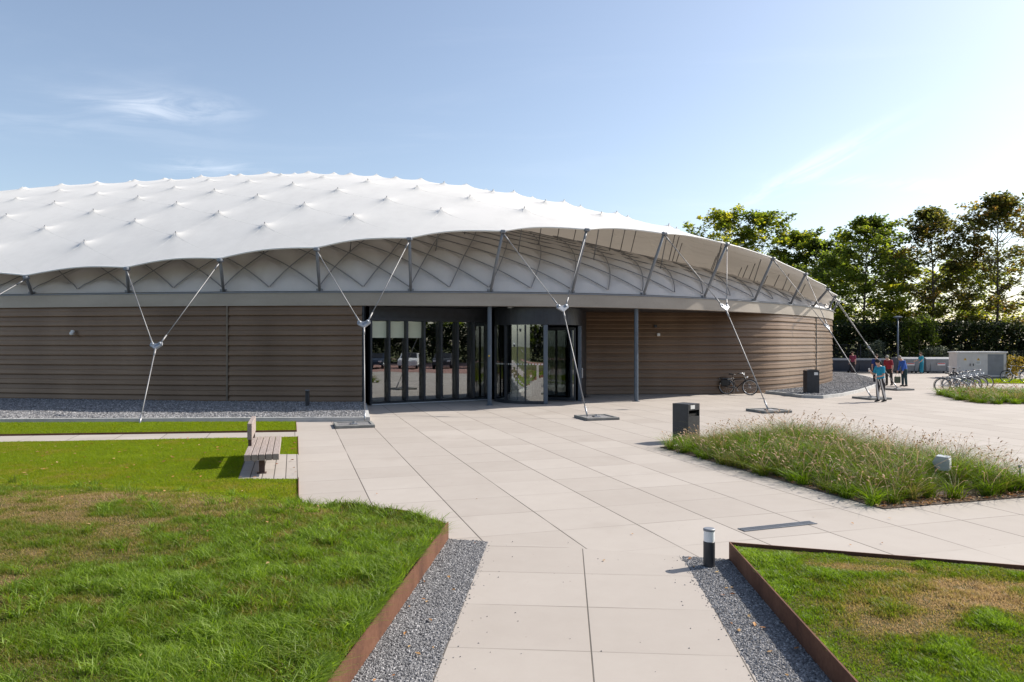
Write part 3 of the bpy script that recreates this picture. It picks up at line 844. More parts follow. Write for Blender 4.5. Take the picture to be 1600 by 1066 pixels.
# --- inner membrane with its pillows
UB = NODE[:, 0]
tB = np.concatenate([np.linspace(math.radians(-140), math.radians(10), 1000), np.linspace(math.radians(10), math.radians(220), 150)[1:-1]])
sB = np.concatenate([np.linspace(0, .3, 70), np.linspace(.3, .97, 14)[1:]])
Tg, Sg = np.meshgrid(tB, sB)
Rr = ring_r(Tg) - .08; r = Rr * (1 - Sg)
Xi = CX + r * np.cos(Tg); Yi = CY + r * np.sin(Tg); s_m = Sg * Rr
CU = .215
u = frac_u(Tg, UB)
l_m = arc_l(s_m)
pil = np.abs(np.sin(2 * PI * (u - CU * l_m)) * np.sin(2 * PI * (u + CU * l_m))) ** .85
Zi = inner_z0(Xi, Yi) + .25 * pil * np.clip(1.4 - s_m / 9, 0, 1) * np.clip(s_m / .25, 0, 1) ** .5
bo = -.10 * pil * np.exp(-s_m / .5)
V = np.stack([Xi, Yi, Zi], -1).reshape(-1, 3) - offv
nt, nr = len(tB), len(sB); ix = np.arange(nt * nr).reshape(nr, nt); ix2 = np.concatenate([ix, ix[:, :1]], 1)
Fq = np.stack([ix2[:-1, :-1], ix2[:-1, 1:], ix2[1:, 1:], ix2[1:, :-1]], -1).reshape(-1, 4)
np_mesh('inner_membrane', V, Fq, M['inner'], HALL)
# --- steel lattice over the inner membrane
def th_of_u(u): return float(np.interp(u, np.arange(-1, NN + 1), np.r_[UB[-1] - 2 * PI, UB, UB[0] + 2 * PI]))
lat = MB(OFF)
i_lo = min(vis_nodes) - 1; i_hi = max(vis_nodes) + 1
for j in range(2 * i_lo, 2 * i_hi):
    for sg in (-1, 1):
        P = []
        for m in range(20):
            s = .02 + (m / 19) ** 1.4 * 8.0
            t = th_of_u(j / 2 + sg * CU * float(arc_l(s)))
            r = ring_r(t) - .08 - s
            x, y = CX + r * math.cos(t), CY + r * math.sin(t)
            P.append((x, y, float(inner_z0(x, y)) + .15))
        lat.tube(P, .021, 6)
LAT = lat.build('roof_lattice', M['lattice'], HALL)
# --- props between the lattice and the peaks of the outer membrane (the ones that can be seen)
cand = []
for (k, ii), p in PKI.items():
    if k <= 4: cand.append((math.hypot(p[0], p[1]), p))
cand.sort()
for _, p in cand[:90]:
    c = np.array([CX, CY]) - np.array(p); c /= np.hypot(*c)
    q = np.array(p) + c * .45
    mb = MB(OFF)
    zt = float(outer_z0(p[0], p[1])) + .25; zb = float(inner_z0(q[0], q[1])) + .06
    mb.tube([(q[0], q[1], zb), (p[0], p[1], zt)], .024, 6)
    mb.ball((q[0], q[1], zb), .05, 6, 4)
    mb.build('membrane_prop', M['lattice'], HALL)
# --- raking struts at the rim
for i in range(NN):
    t, tx, ty, tz = NODE[i]
    p, n, T = ring_p(t, -.08)
    mb = MB(OFF)
    mb.tube([(p[0], p[1], 4.3), (p[0] + (tx - p[0]) * .5, p[1] + (ty - p[1]) * .5, 4.3 + (tz - 4.3) * .5), (tx, ty, tz - .02)], [.05, .062, .05], 8)
    mb.box((p[0], p[1], 4.41), (.22, .16, .09), math.atan2(T[1], T[0]))
    mb.box((tx, ty, tz - .05), (.2, .2, .12), math.atan2(T[1], T[0]), bev=.03)
    mb.build('strut', M['strut'], HALL)

# --- ribbed wall, fascia, soffit
def sweep(path, normals, prof, off=OFF, closed=False):
    n = len(path); k = len(prof); vs = []; fs = []
    for p, nn in zip(path, normals):
        for (o, z) in prof: vs.append((p[0] + nn[0] * o, p[1] + nn[1] * o, z))
    for i in range(n if closed else n - 1):
        for j in range(k - 1):
            a = i * k + j; b = ((i + 1) % n) * k + j
            fs.append((a, b, b + 1, a + 1))
    return MB(off).add(vs, fs)
HROW = .384
prof = []
for r_ in range(10):
    z0 = r_ * HROW
    prof += [(.0, z0), (.068, z0 + .004), (.07, z0 + .03), (.035, z0 + .188), (.05, z0 + .19), (.051, z0 + .207), (.0, z0 + HROW - .001)]
th_l = th_px(566); th_r = th_px(1232)
ts = np.concatenate([np.linspace(th_r, math.radians(10), 120), np.linspace(math.radians(10), math.radians(200), 220)[1:], np.linspace(math.radians(200), th_l + 2 * PI, 160)[1:]])
pn = [ring_p(wrap(t), -.1) for t in ts]
WALL = sweep([p[0] for p in pn], [p[1] for p in pn], prof).build('wall', M['cladding'], HALL)
# recessed wall right of the revolving door
pr = ring_p(th_r, -.1)
ctrl = [np.array(q, float) for q in [(3.45, 33.55), (5.0, 33.75), (6.8, 33.8), (8.7, 33.8), (10.4, 34.0), (11.9, 34.55), (12.95, 35.25)]] + [np.array([pr[0][0], pr[0][1]])]
rp = []
for i in range(len(ctrl) - 1):
    p0 = ctrl[max(i - 1, 0)]; p1 = ctrl[i]; p2 = ctrl[i + 1]; p3 = ctrl[min(i + 2, len(ctrl) - 1)]
    for j in range(8):
        t = j / 8
        rp.append(.5 * ((2 * p1) + (-p0 + p2) * t + (2 * p0 - 5 * p1 + 4 * p2 - p3) * t * t + (-p0 + 3 * p1 - 3 * p2 + p3) * t ** 3))
rp.append(ctrl[-1])
rn = []
for i in range(len(rp)):
    T = rp[min(i + 1, len(rp) - 1)] - rp[max(i - 1, 0)]; T = T / np.hypot(*T); rn.append(np.array([T[1], -T[0]]))
sweep(rp, rn, prof).build('recessed_wall', M['cladding'], HALL)
# joint strips in the cladding
for px, m in ((353, 'bronze'), (1277, 'dark_frame')):
    p, n, T = ring_p(th_px(px), -.03)
    mb = MB(OFF); mb.box((p[0], p[1], 1.92), (.06, .03, 3.8), math.atan2(T[1], T[0])); mb.build('cover_strip', M[m], HALL)
ts = np.linspace(-PI, PI, 721)[:-1]
pn = [ring_p(t, 0.0) for t in ts]
FAS = sweep([p[0] for p in pn], [p[1] for p in pn], [(-.45, 3.815), (0, 3.815), (0, 4.29)], closed=True).build('fascia', M['fascia'], HALL)
sweep([p[0] for p in pn], [p[1] for p in pn], [(0, 4.292), (.035, 4.294), (.035, 4.345), (-.5, 4.35)], closed=True).build('gutter', M['strut'], FAS)
mb = MB(OFF); pc = [ring_p(t, -.40)[0] for t in ts[::4]]
mb.add([(p[0], p[1], 3.83) for p in pc] + [(CX, CY, 3.83)], [(i, (i + 1) % len(pc), len(pc)) for i in range(len(pc))])
mb.build('soffit', M['dark_frame'], HALL)
mb = MB(OFF); pc = [ring_p(t, -.2)[0] for t in ts[::4]]
# jamb post at the end of the left wall
pj, nj, Tj = ring_p(th_l, -.16)
mb = MB(OFF); mb.box((pj[0] + .02, pj[1] + .1, 1.91), (.1, .34, 3.81), math.atan2(Tj[1], Tj[0])); mb.build('jamb', M['dark_frame'], HALL)
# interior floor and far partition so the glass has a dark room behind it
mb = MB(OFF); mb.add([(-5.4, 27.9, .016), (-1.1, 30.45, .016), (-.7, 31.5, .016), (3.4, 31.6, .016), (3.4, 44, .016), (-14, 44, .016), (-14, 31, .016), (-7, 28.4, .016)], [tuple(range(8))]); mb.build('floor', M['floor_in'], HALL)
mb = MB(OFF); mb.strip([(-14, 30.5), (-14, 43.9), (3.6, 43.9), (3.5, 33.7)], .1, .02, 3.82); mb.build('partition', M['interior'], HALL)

# --- entrance glazing
g0, g1 = np.array([-5.5, 27.72]), np.array([-1.05, 30.3])
gd = (g1 - g0); gl = np.hypot(*gd); gd /= gl; gn = np.array([gd[1], -gd[0]]); ga = math.atan2(gd[1], gd[0])
WIN = empty('entrance_window', (0, 0, 0)); WIN.parent = HALL
def gp(s, o): return g0 + gd * s + gn * o
npan = 7; pw = gl / npan
fr = MB(OFF)
c = gp(gl / 2, 0); fr.box((c[0], c[1], .06), (gl, .12, .1), ga)
WIN_F = fr.build('window_frame', M['dark_frame'], HALL)
bpy.data.objects.remove(WIN)
fr = MB(OFF); c = gp(gl / 2, 0); fr.box((c[0], c[1], 3.33), (gl, .16, .14), ga); c = gp(gl / 2, -.01); fr.box((c[0], c[1], 3.60), (gl, .06, .42), ga); fr.build('header', M['dark_frame'], WIN_F)
sl = MB(OFF); c = gp(gl / 2, .12); sl.box((c[0], c[1], .03), (gl - .1, .1, .04), ga); sl.build('sill', M['silver'], WIN_F)
for i in range(npan + 1):
    c = gp(pw * i, .1); mb = MB(OFF); mb.box((c[0], c[1], 1.69), (.075, .34, 3.12), ga, bev=.008); mb.build('mullion', M['dark_frame'], WIN_F)
for i in range(npan):
    c = gp(pw * (i + .5), 0); mb = MB(OFF); mb.box((c[0], c[1], 1.69), (pw - .08, .024, 3.12), ga); mb.build('pane', M['glass'], WIN_F)
for i in range(3):
    c = gp(pw * (i + .5), .02); mb = MB(OFF); mb.box((c[0], c[1], 2.92), (pw - .1, .006, .64), ga); mb.build('pale_band', M['pane_band'], WIN_F)  # pale opaque strip laid over the top of the first panes

# --- revolving door
DC = np.array([1.07, 30.0]); DR = 1.75
def dp(a, r=DR): a = math.radians(a); return (DC[0] + r * math.cos(a), DC[1] + r * math.sin(a))
mb = MB(OFF); mb.lathe((DC[0], DC[1], 0), [(0, 3.12), (DR + .06, 3.12), (DR + .06, 3.80), (0, 3.805)], 64)
DOOR = mb.build('revolving_door', M['dark_frame'], HALL)
mb = MB(OFF); mb.lathe((DC[0], DC[1], 0), [(DR + .05, 0.008), (DR + .05, .12), (DR - .05, .12), (DR - .05, .008)], 40, math.radians(140), math.radians(278)); mb.build('door_base', M['dark_frame'], DOOR)
mb = MB(OFF); mb.lathe((DC[0], DC[1], 0), [(DR + .012, .12), (DR + .012, 3.12), (DR - .012, 3.12), (DR - .012, .12)], 48, math.radians(140), math.radians(278)); mb.build('pane', M['glass'], DOOR)
for a, w in ((278, .16), (140, .12), (252, .05), (222, .09), (190, .05), (350, .16), (362, .12)):
    p = dp(a); mb = MB(OFF); mb.box((p[0], p[1], 1.56), (.14, w, 3.1), math.radians(a), bev=.01); mb.build('post', M['column'] if w > .15 else M['dark_frame'], DOOR)
for a in (-24, 96, 216):
    ar = math.radians(a); mb = MB(OFF)
    for r_, w in ((.12, .07), (1.62, .08)):
        p = dp(a, r_); mb.box((p[0], p[1], 1.53), (w, .05, 2.98), ar)
    for z, h in ((.09, .13), (2.98, .1)):
        p = dp(a, .87); mb.box((p[0], p[1], z + .01), (1.42, .048, h), ar)
    lf = mb.build('door_leaf', M['dark_frame'], DOOR)
    p = dp(a, .87); mb = MB(OFF); mb.box((p[0], p[1], 1.54), (1.42, .014, 2.75), ar); mb.build('pane', M['glass'], lf)
mk = MB(OFF)
for i in range(34):
    a = 145 + i * 3.9
    p = dp(a, DR + .016); mk.box((p[0], p[1], 1.56), (.004, .05, .05), math.radians(a))
mk.build('marker_strip', M['paper'], DOOR)
mb = MB(OFF); p = dp(356, DR + .1); mb.box((p[0], p[1], 1.15), (.05, .035, .42), math.radians(350), bev=.01); mb.build('push_plate', M['silver'], DOOR)
# side panels closing the porch
mb = MB(OFF); mb.strip([(2.86, 30.15), (3.42, 33.6)], .1, .0, 3.82); mb.build('side_panel', M['dark_frame'], HALL)
mb = MB(OFF); mb.strip([(-1.05, 30.36), (-.78, 31.0), (-.42, 31.25)], .1, .0, 3.82); mb.build('side_panel', M['dark_frame'], HALL)
# columns under the fascia
for px in (768, 1003):
    p, n, T = ring_p(th_px(px), -.28)
    mb = MB(OFF); mb.cyl((p[0], p[1], 0), .085, 0.0, 3.82, 20); mb.cyl((p[0], p[1], 0), .15, 0.0, .02, 20)
    cp = mb.build('column', M['column'], HALL)
    if px == 768:
        mb = MB(OFF); mb.tube([(p[0] - .02, p[1] - .085, 1.9), (p[0] - .02, p[1] - .11, 1.9)], .035, 10); mb.build('call_button', M['yellow'], cp)
for px, dy in ((808, 1.0), (946, 3.4)):
    t = th_px(px); p, n, T = ring_p(t, -dy)
    mb = MB(OFF); mb.cyl((p[0], p[1], 0), .13, 3.78, 3.829, 16); dl = mb.build('downlight', M['silver'], HALL)
# small devices on the wall
def on_wall(px, z, off=.02):
    p, n, T = ring_p(th_px(px), off); return p, n, T
p, n, T = on_wall(113, 0, 0.06)
z = CAMZ + (HZ - 518) / F * p[1]
mb = MB(OFF); mb.box((p[0], p[1], z), (.12, .1, .1), math.atan2(T[1], T[0]), bev=.02); mb.ball((p[0] + n[0] * .05, p[1] + n[1] * .05, z - .08), .075, 12, 8); mb.build('security_camera', M['white'], HALL)
for px, py, mm in ((1024, 510, 'dark_frame'), (1029, 523, 'paper')):
    Yw = 33.62; xw = (px - 800) / F * Yw; z = CAMZ + (HZ - py) / F * Yw
    mb = MB(OFF); mb.box((xw, Yw, z), (.14, .12, .14), 0, bev=.02); mb.build('wall_sensor', M[mm], HALL)

# ------------------------------------------------------------------ gravel beds and kerbs
kerbL = [(-45, 21.0), (-15.3, 21.55), G(575, 658.3), (ring_p(th_l)[0][0] + .1, ring_p(th_l)[0][1] + .05)]
kb = MB(); kb.strip(kerbL, .12, -.02, .13)
tag(kb.build('kerb', M['kerb']), 'long concrete kerb holding the gravel bed between lawn and hall', 'kerb')
bedL = kerbL[:3] + [kerbL[3]] + [tuple(ring_p(th_px(px), -.12)[0]) for px in (500, 400, 300, 200, 100, 10)] + [(-45, 36)]
def z_bedL(x, y): return .09 + .07 * np.clip((y - 22) / 5, 0, 1) + .03 * (fbm(x, y, 1.4) - .5)
terrain('gravel_bed', bedL, z_bedL, .35, M['gravel_bed'])
bv = [(-17.5, 21.6), (-15.3, 21.65), (G(575, 658.3)[0] - .1, G(575, 658.3)[1] + .05)] + [tuple(q) for q in bedL[3:9]] + [(-22, 29.2)]
stones('loose_gravel', bv, 42000, .012, .036, z_bedL)
kerbR = [tuple(ring_p(th_px(1196), .05)[0]), G(1222, 617.5), G(1254, 621.6), G(1285, 622.8), G(1316, 619), G(1345, 612.5), G(1365, 605.5), G(1373, 600), G(1370, 595.5), G(1352, 590), (25.6, 54), (24.5, 56)]
kb = MB(); kb.strip(kerbR, .13, -.02, .13)
tag(kb.build('kerb', M['kerb']), 'curved pale kerb round the gravel bed at the right end of the hall', 'kerb')
bedR = kerbR + [tuple(ring_p(t, -.1)[0]) for t in np.linspace(.0, th_px(1200), 14)]
def z_bedR(x, y): return .085 + .03 * fbm(x, y, 1.0)
terrain('gravel_bed', bedR, z_bedR, .3, M['gravel_bed'])
stones('loose_gravel', bedR, 26000, .018, .045, z_bedR)
# ================================================================== GUY CABLES AND THEIR PLINTHS
def node_by_px(px):
    q = 800 + F * NODE[:, 1] / NODE[:, 2]
    return NODE[np.argmin(np.abs(q - px) + 1e3 * (NODE[:, 2] > 55))]
def plinth(c, label, s=1.1):
    o = thing('anchor_plinth', label, 'plinth', (c[0], c[1], 0), TH17, 'square cable plinths on the plaza')
    mb = MB(); h = .085; w = .09
    for sx, sy, lx, ly in ((0, 1, s, w), (0, -1, s, w), (1, 0, w, s - 2 * w), (-1, 0, w, s - 2 * w)):
        mb.box((sx * (s - w) / 2, sy * (s - w) / 2, h / 2), (lx, ly, h), bev=.012)
    mb.build('frame', M['plinth'], o)
    mb = MB(); mb.add([(-s / 2 + w, -s / 2 + w, .06), (s / 2 - w, -s / 2 + w, .06), (s / 2 - w, s / 2 - w, .06), (-s / 2 + w, s / 2 - w, .06)], [(0, 1, 2, 3)])
    mb.build('gravel_fill', M['gravel'], o)
    for i in range(26):
        pass
    mb = MB(); mb.box((0, 0, .075), (.22, .22, .03), bev=.008); mb.cyl((0, 0, 0), .045, .08, .14, 12); mb.build('base_plate', M['steel'], o)
    return o
def guy(na, nb, A, py, label, one=False):
    """A ground anchor (x,y,z); the two upper cables meet at the plate seen at height py"""
    top = [Vector((n[1], n[2], n[3] - .1)) for n in ((na, nb) if nb is not None else (na,))]
    Mid = sum(top, Vector()) / len(top); A = Vector(A)
    lo, hi = 0.05, .97
    for _ in range(40):
        t = (lo + hi) / 2; p = A + (Mid - A) * t
        if HZ - F * (p.z - CAMZ) / p.y > py: lo = t
        else: hi = t
    P = A + (Mid - A) * t
    o = thing('guy_cable', label, 'guy cable', tuple(A), 0, 'Y shaped guy cables of the tent roof')
    off = tuple(A)
    ax = (Mid - A).normalized()
    if len(top) == 2: side = (top[1] - top[0]).normalized()
    else: side = ax.cross(Vector((0, 0, 1))).normalized()
    w = .13
    ends = [P + ax * .1 - side * w, P + ax * .1 + side * w] if len(top) == 2 else [P + ax * .1]
    for e, tp in zip(ends, top):
        mb = MB(off); d = (tp - e).normalized()
        mb.tube([e, tp], .015, 7); mb.tube([tp - d * .42, tp - d * .05], .027, 8); mb.tube([e + d * .03, e + d * .4], .026, 8)
        mb.build('upper_cable', M['cable'], o)
    mb = MB(off); n_ = ax.cross(side).normalized(); h = .028
    tri = [P - ax * .16, P + ax * .03 + side * (w + .09), P + ax * .17 + side * (w + .07), P + ax * .1, P + ax * .17 - side * (w + .07), P + ax * .03 - side * (w + .09)]
    k = len(tri)
    mb.add([q + n_ * h for q in tri] + [q - n_ * h for q in tri], [tuple(range(k)), tuple(range(2 * k - 1, k - 1, -1))] + [(i, i + k, (i + 1) % k + k, (i + 1) % k) for i in range(k)])
    for e in ends: mb.tube([e - n_ * .05, e + n_ * .05], .05, 8)
    mb.build('connector_plate', M['zinc'], o)
    mb = MB(off); mb.tube([A, P - ax * .08], .018, 7); mb.tube([P - ax * .45, P - ax * .12], .032, 8)
    mb.build('lower_rod', M['cable'], o)
    mb = MB(off); mb.tube([A, A + ax * .35], .03, 8); mb.build('turnbuckle', M['steel'], o)
    return o
PC, PD, PE, PF, PG_ = G(553, 666), G(932, 654.3), G(1201, 643.6), G(1362, 623.5), G(1402, 609.5)
plinth(PC, 'gravel filled square plinth at the corner of the gravel bed kerb')
plinth(PD, 'gravel filled square plinth on the plaza in front of the revolving door')
plinth(PE, 'gravel filled square plinth on the plaza in front of the leaning black bicycle')
plinth(PF, 'square plinth on the plaza beside the person in the turquoise shirt')
plinth(PG_, 'square plinth farthest off, behind the person in the turquoise shirt')
nn = [node_by_px(e[1]) for e in _E]
ext = [n for n in NODE if n[0] > nn[-1][0]][:3]
exl = [n for n in NODE if n[0] < nn[0][0]][-1]
guy(exl, nn[0], (-20.6, 21.2, 0), 560, 'guy cable cut off by the left picture edge')
guy(nn[1], nn[2], (*G(218, 663), .01), 541, 'guy cable standing in the narrow grass strip left of the bench')
guy(nn[3], nn[4], (*G(570, 662.0), .1), 507, 'guy cable in front of the left edge of the entrance glazing')
guy(nn[5], nn[6], (*G(917.5, 655), .1), 482, 'guy cable in front of the revolving door')
guy(nn[7], nn[8], (*G(1200, 644), .1), 481, 'guy cable in front of the black bicycle by the wall')
guy(nn[9], nn[10], (*G(1361, 623.5), .1), 512, 'guy cable running down beside the person in turquoise')
guy(nn[11], ext[0], (*G(1402, 609.5), .1), 545, 'guy cable farthest right, ending behind the people')

# ================================================================== PLAZA FURNITURE
# bench
by, bx = 12.88, -4.16
bo = Vector((bx, by)) - BV * .3
BN = thing('park_bench', 'timber bench with a short backrest beside the lawn', 'bench', (bo.x, bo.y, 0), TH17)
mb = MB()
for i in range(5):
    mb.box((-.3 + .06 + i * .12, 1.3, .365), (.108, 2.6, .11), bev=.006)
mb.build('seat', M['timber'], BN)
mb = MB(); mb.box((-.262, 1.85, .70), (.085, 1.5, .31), bev=.006); mb.build('backrest', M['timber'], BN)
for y in (1.2, 2.45):
    mb = MB(); mb.box((-.262, y, .49), (.06, .1, .15)); mb.build('backrest_bracket', M['timber_dark'], BN)
for y in (.35, 2.25):
    mb = MB(); mb.box((-.01, y, .17), (.1, .1, .28)); mb.box((-.01, y, .295), (.5, .1, .03)); mb.box((-.01, y, .035), (.16, .16, .012)); mb.build('leg', M['timber_dark'], BN)

# litter bins
def bin_box(c, rz, label, h, w, d, z0=0.0, rounded=False):
    o = thing('litter_bin', label, 'litter bin', (c[0], c[1], z0), rz)
    mb = MB()
    if not rounded:
        t = .02
        mb.box((-w / 2 + t / 2, 0, h / 2), (t, d, h)); mb.box((w / 2 - t / 2, 0, h / 2), (t, d, h))
        mb.box((0, d / 2 - t / 2, h / 2), (w - 2 * t, t, h)); mb.box((0, 0, h - .01), (w - 2 * t, d - 2 * t, .02))
        mb.box((0, -d / 2 + t / 2, h - .075), (w - 2 * t, t, .15)); mb.box((0, -d / 2 + t / 2, (h - .3) / 2), (w - 2 * t, t, h - .3))
        mb.box((0, 0, .03), (w - 2 * t, d - 2 * t, .04))
        mb.build('body', M['anthracite'], o)
        mb = MB(); mb.box((0, -d / 2 + .05, h - .38), (w - .06, .02, .3)); mb.build('flap', M['black'], o)
        mb = MB(); mb.box((-.06, -d / 2 - .003, h - .075), (.17, .006, .09)); mb.build('label', M['paper'], o)
    else:
        n = 10; prof_ = [(-w / 2, 0), (w / 2, 0), (w / 2, h - .08)] + [(w / 2 * math.cos(PI * i / n), h - .08 + .08 * math.sin(PI * i / n)) for i in range(1, n)] + [(-w / 2, h - .08)]
        k = len(prof_)
        mb.add([(p[0], -d / 2, p[1]) for p in prof_] + [(p[0], d / 2, p[1]) for p in prof_], [tuple(range(k)), tuple(range(2 * k - 1, k - 1, -1))] + [(i, k + i, k + (i + 1) % k, (i + 1) % k) for i in range(k)])
        mb.build('body', M['anthracite'], o)
        mb = MB(); mb.box((0, -d / 2 - .01, h - .06), (w + .03, .05, .03), bev=.01); mb.build('hood', M['black'], o)
        mb = MB(); mb.box((.13, -d / 2 - .004, h - .2), (.17, .008, .13)); mb.build('label', M['paper'], o)
    return o
b0 = G(1072, 690)
bin_box(b0, TH17 + .42, 'dark square litter bin standing behind the tip of the fountain grass', .93, .46, .46)
b1 = G(1271, 618.5, .0)
bin_box((b1[0], b1[1] + .25), TH17 - .3, 'dark round topped litter bin at the kerb of the right gravel bed', 1.2, .56, .45, rounded=True)

# bollard lights
def bollard(c, z0, r, h, label, lamp=True):
    o = thing('bollard_light', label, 'bollard light', (c[0], c[1], z0))
    hb = h * .66 if lamp else h * .8
    mb = MB(); mb.lathe((0, 0, 0), [(0, -.02), (r, -.02), (r, hb), (r * .93, hb + .004), (0, hb + .004)], 28); mb.build('post', M['anthracite'], o)
    mb = MB(); mb.lathe((0, 0, 0), [(0, hb + .004), (r * .94, hb + .004), (r * .94, h - .025), (0, h - .025)], 28); mb.build('diffuser', M['lamp_white'] if lamp else M['black'], o)
    mb = MB(); mb.lathe((0, 0, 0), [(0, h - .025), (r * 1.02, h - .025), (r * 1.02, h - .006), (r * .9, h), (0, h)], 28); mb.build('cap', M['strut'], o)
    return o
bollard(G(1108, 886), 0, .061, .415, 'short bollard light with white diffuser in the gravel right of the path')
bw = G(484, 633, .15)
bollard((bw[0], bw[1] - .3), .1, .075, .62, 'slim dark bollard standing in the gravel bed close to the ribbed wall', False)

# floodlight in the fountain grass
fl = G(1471, 763)
FL = thing('floodlight', 'small grey ground floodlight standing among the fountain grass', 'floodlight', (fl[0], fl[1], 0), math.radians(-10))
mb = MB(); mb.cyl((-.07, .05, 0), .022, 0, .38, 10); mb.build('post', M['strut'], FL)
mb = MB(); hw = .115
pr_ = [(-.12, .31), (-.12, .53), (.06, .54), (.115, .44), (.1, .40), (.02, .31)]
k = len(pr_)
mb.add([(-hw, p[0] * -1 if False else p[0], p[1]) for p in pr_] + [(hw, p[0], p[1]) for p in pr_], [tuple(range(k)), tuple(range(2 * k - 1, k - 1, -1))] + [(i, k + i, k + (i + 1) % k, (i + 1) % k) for i in range(k)])
hd = mb.build('housing', simple('pale grey lamp housing', (.4, .43, .46), .45, .3), FL)
hd.rotation_euler = (0, 0, math.radians(60))
mb = MB(); mb.box((0, -.125, .42), (.18, .012, .15)); lz = mb.build('lens', M['lamp_white'], hd)

# thin marker post at the right end of the bed
sp = G(1594, 768)
mk_ = MB(); mk_.tube([(0, 0, 0), (0, 0, .42)], .016, 8); mk_.box((0, 0, .4), (.05, .02, .05))
st = mk_.build('marker_post', M['strut']); st.location = (sp[0], sp[1], 0)
tag(st, 'thin grey post at the right end of the fountain grass', 'post')

# drain grate
d0, d1 = G(1158, 829), G(1271, 817); dv = Vector(d1) - Vector(d0); da = math.atan2(dv.y, dv.x)
DG = thing('drain_grate', 'long dark slotted drain grate let into the pale slabs', 'drain', ((d0[0] + d1[0]) / 2, (d0[1] + d1[1]) / 2, 0), da)
mb = MB(); L = dv.length
mb.add([(-L / 2, -.07, .004), (L / 2, -.07, .004), (L / 2, .07, .004), (-L / 2, .07, .004)], [(0, 1, 2, 3)]); mb.build('channel', M['black'], DG)
mb = MB()
for s_ in (-1, 1): mb.box((0, s_ * .066, .007), (L, .012, .01))
nb = 44
for i in range(nb): mb.box((-L / 2 + (i + .5) * L / nb, 0, .0065), (.010, .12, .007))
mb.build('bars', M['strut'], DG)

# ================================================================== FOUNTAIN GRASS BEDS
def ornamental(poly, n, hgt, seeds, tag_in='fountain_grass', tint0=.63, sp=1.0):
    cl = scatter(poly, n * 6)
    keep_ = [0]
    for i in range(1, len(cl)):           # keep clumps apart
        if np.min(np.hypot(*(cl[keep_] - cl[i]).T)) > .24 * sp: keep_.append(i)
        if len(keep_) >= n: break
    cl = cl[keep_]
    cl = cl[np.hypot((cl[:, 0] - fl[0]) * .8, cl[:, 1] - fl[1] + .25) > .42]
    nb_ = 125
    pp = np.repeat(cl, nb_, 0) + RNG.normal(0, .05 * sp, (len(cl) * nb_, 2))
    hh_ = np.repeat(hgt(cl[:, 0], cl[:, 1]) * (.7 + .5 * RNG.random(len(cl))), nb_)
    tt_ = np.repeat(tint0 + RNG.normal(0, .22, len(cl)) - .2 * (vnoise(cl[:, 0], cl[:, 1], .7) > .62), nb_)
    blades(tag_in, pp, zc(.0), lambda x, y: hh_, .009 * sp, 1.6, M['reed'], lambda x, y: tt_, 3, (-.06, -.03))
    # seed heads on wiry stalks
    sd = np.repeat(cl, seeds, 0) + RNG.normal(0, .04, (len(cl) * seeds, 2)); n2 = len(sd)
    dens = RNG.random(n2) < np.clip(.25 + 1.5 * (fbm(sd[:, 0], sd[:, 1], 1.3) - .4) + 1.0 * np.exp(-edge_dist(sd[:, 0], sd[:, 1], poly) / .5), .1, 1)
    sd = sd[dens]; n2 = len(sd)
    h2 = hgt(sd[:, 0], sd[:, 1]) * (.85 + .38 * RNG.random(n2)); a = RNG.random(n2) * 2 * PI; b = h2 * (.2 + .6 * RNG.random(n2))
    tx = sd[:, 0] + np.cos(a) * b; ty = sd[:, 1] + np.sin(a) * b; tz = h2 * (1.08 - .35 * (b / h2) ** 2)
    V = []; 
    # stalk: thin ribbon
    wx = .0022 * sp
    r2 = RNG.random(n2) * PI; ex, ey = np.cos(r2), np.sin(r2)
    mx, my, mz = sd[:, 0] + np.cos(a) * b * .35, sd[:, 1] + np.sin(a) * b * .35, tz * .6
    for (qx, qy, qz) in ((sd[:, 0], sd[:, 1], 0 * tz), (mx, my, mz), (tx, ty, tz)):
        V += [np.stack([qx - ex * wx, qy - ey * wx, qz], -1), np.stack([qx + ex * wx, qy + ey * wx, qz], -1)]
    # head: six sided spindle continuing the stalk direction
    dx, dy, dz = tx - mx, ty - my, tz - mz; ln = np.sqrt(dx * dx + dy * dy + dz * dz); dx, dy, dz = dx / ln, dy / ln, dz / ln - .25
    HL = (.07 + .05 * RNG.random(n2)) * sp ** .5; hr = (.0105 + .005 * RNG.random(n2)) * sp
    for t_, rr_ in ((0, .3), (.35, 1.0), (.75, .8), (1.0, .1)):
        cx_, cy_, cz_ = tx + dx * HL * t_, ty + dy * HL * t_, tz + dz * HL * t_ - .03 * t_ ** 2
        for kk in range(4):
            an = kk * PI / 2
            V.append(np.stack([cx_ + math.cos(an) * hr * rr_, cy_ + math.sin(an) * hr * rr_ * (1), cz_ + (0 if kk % 2 else 0)], -1))
    k_ = len(V)
    VV = np.stack(V, 1).reshape(-1, 3); o_i = (np.arange(n2) * k_)[:, None]
    q = [o_i + np.array([[0, 1, 3, 2]]), o_i + np.array([[2, 3, 5, 4]])]
    for lv in range(3):
        for kk in range(4):
            q.append(o_i + np.array([[6 + lv * 4 + kk, 6 + lv * 4 + (kk + 1) % 4, 6 + lv * 4 + 4 + (kk + 1) % 4, 6 + lv * 4 + 4 + kk]]))
    tn_ = np.clip(np.repeat(RNG.normal(.5, .2, n2), k_).reshape(n2, k_), 0, 1)
    tn_[:, :6] *= .5
    tag(np_mesh('seed_heads', VV, np.concatenate(q), M['seed'], None, False, {'tint': tn_.ravel()}), kind='stuff')
bd = [Vector(G(1030, 699)), Vector(G(1381, 796))]
c2 = bd[1] + BV * 3.7; c3 = bd[0] + BV * 3.7
bed1 = [tuple(bd[0]), tuple(bd[1]), tuple(c2), tuple(c3)]
sheet('planting_soil', bed1, .012, M['soil'])
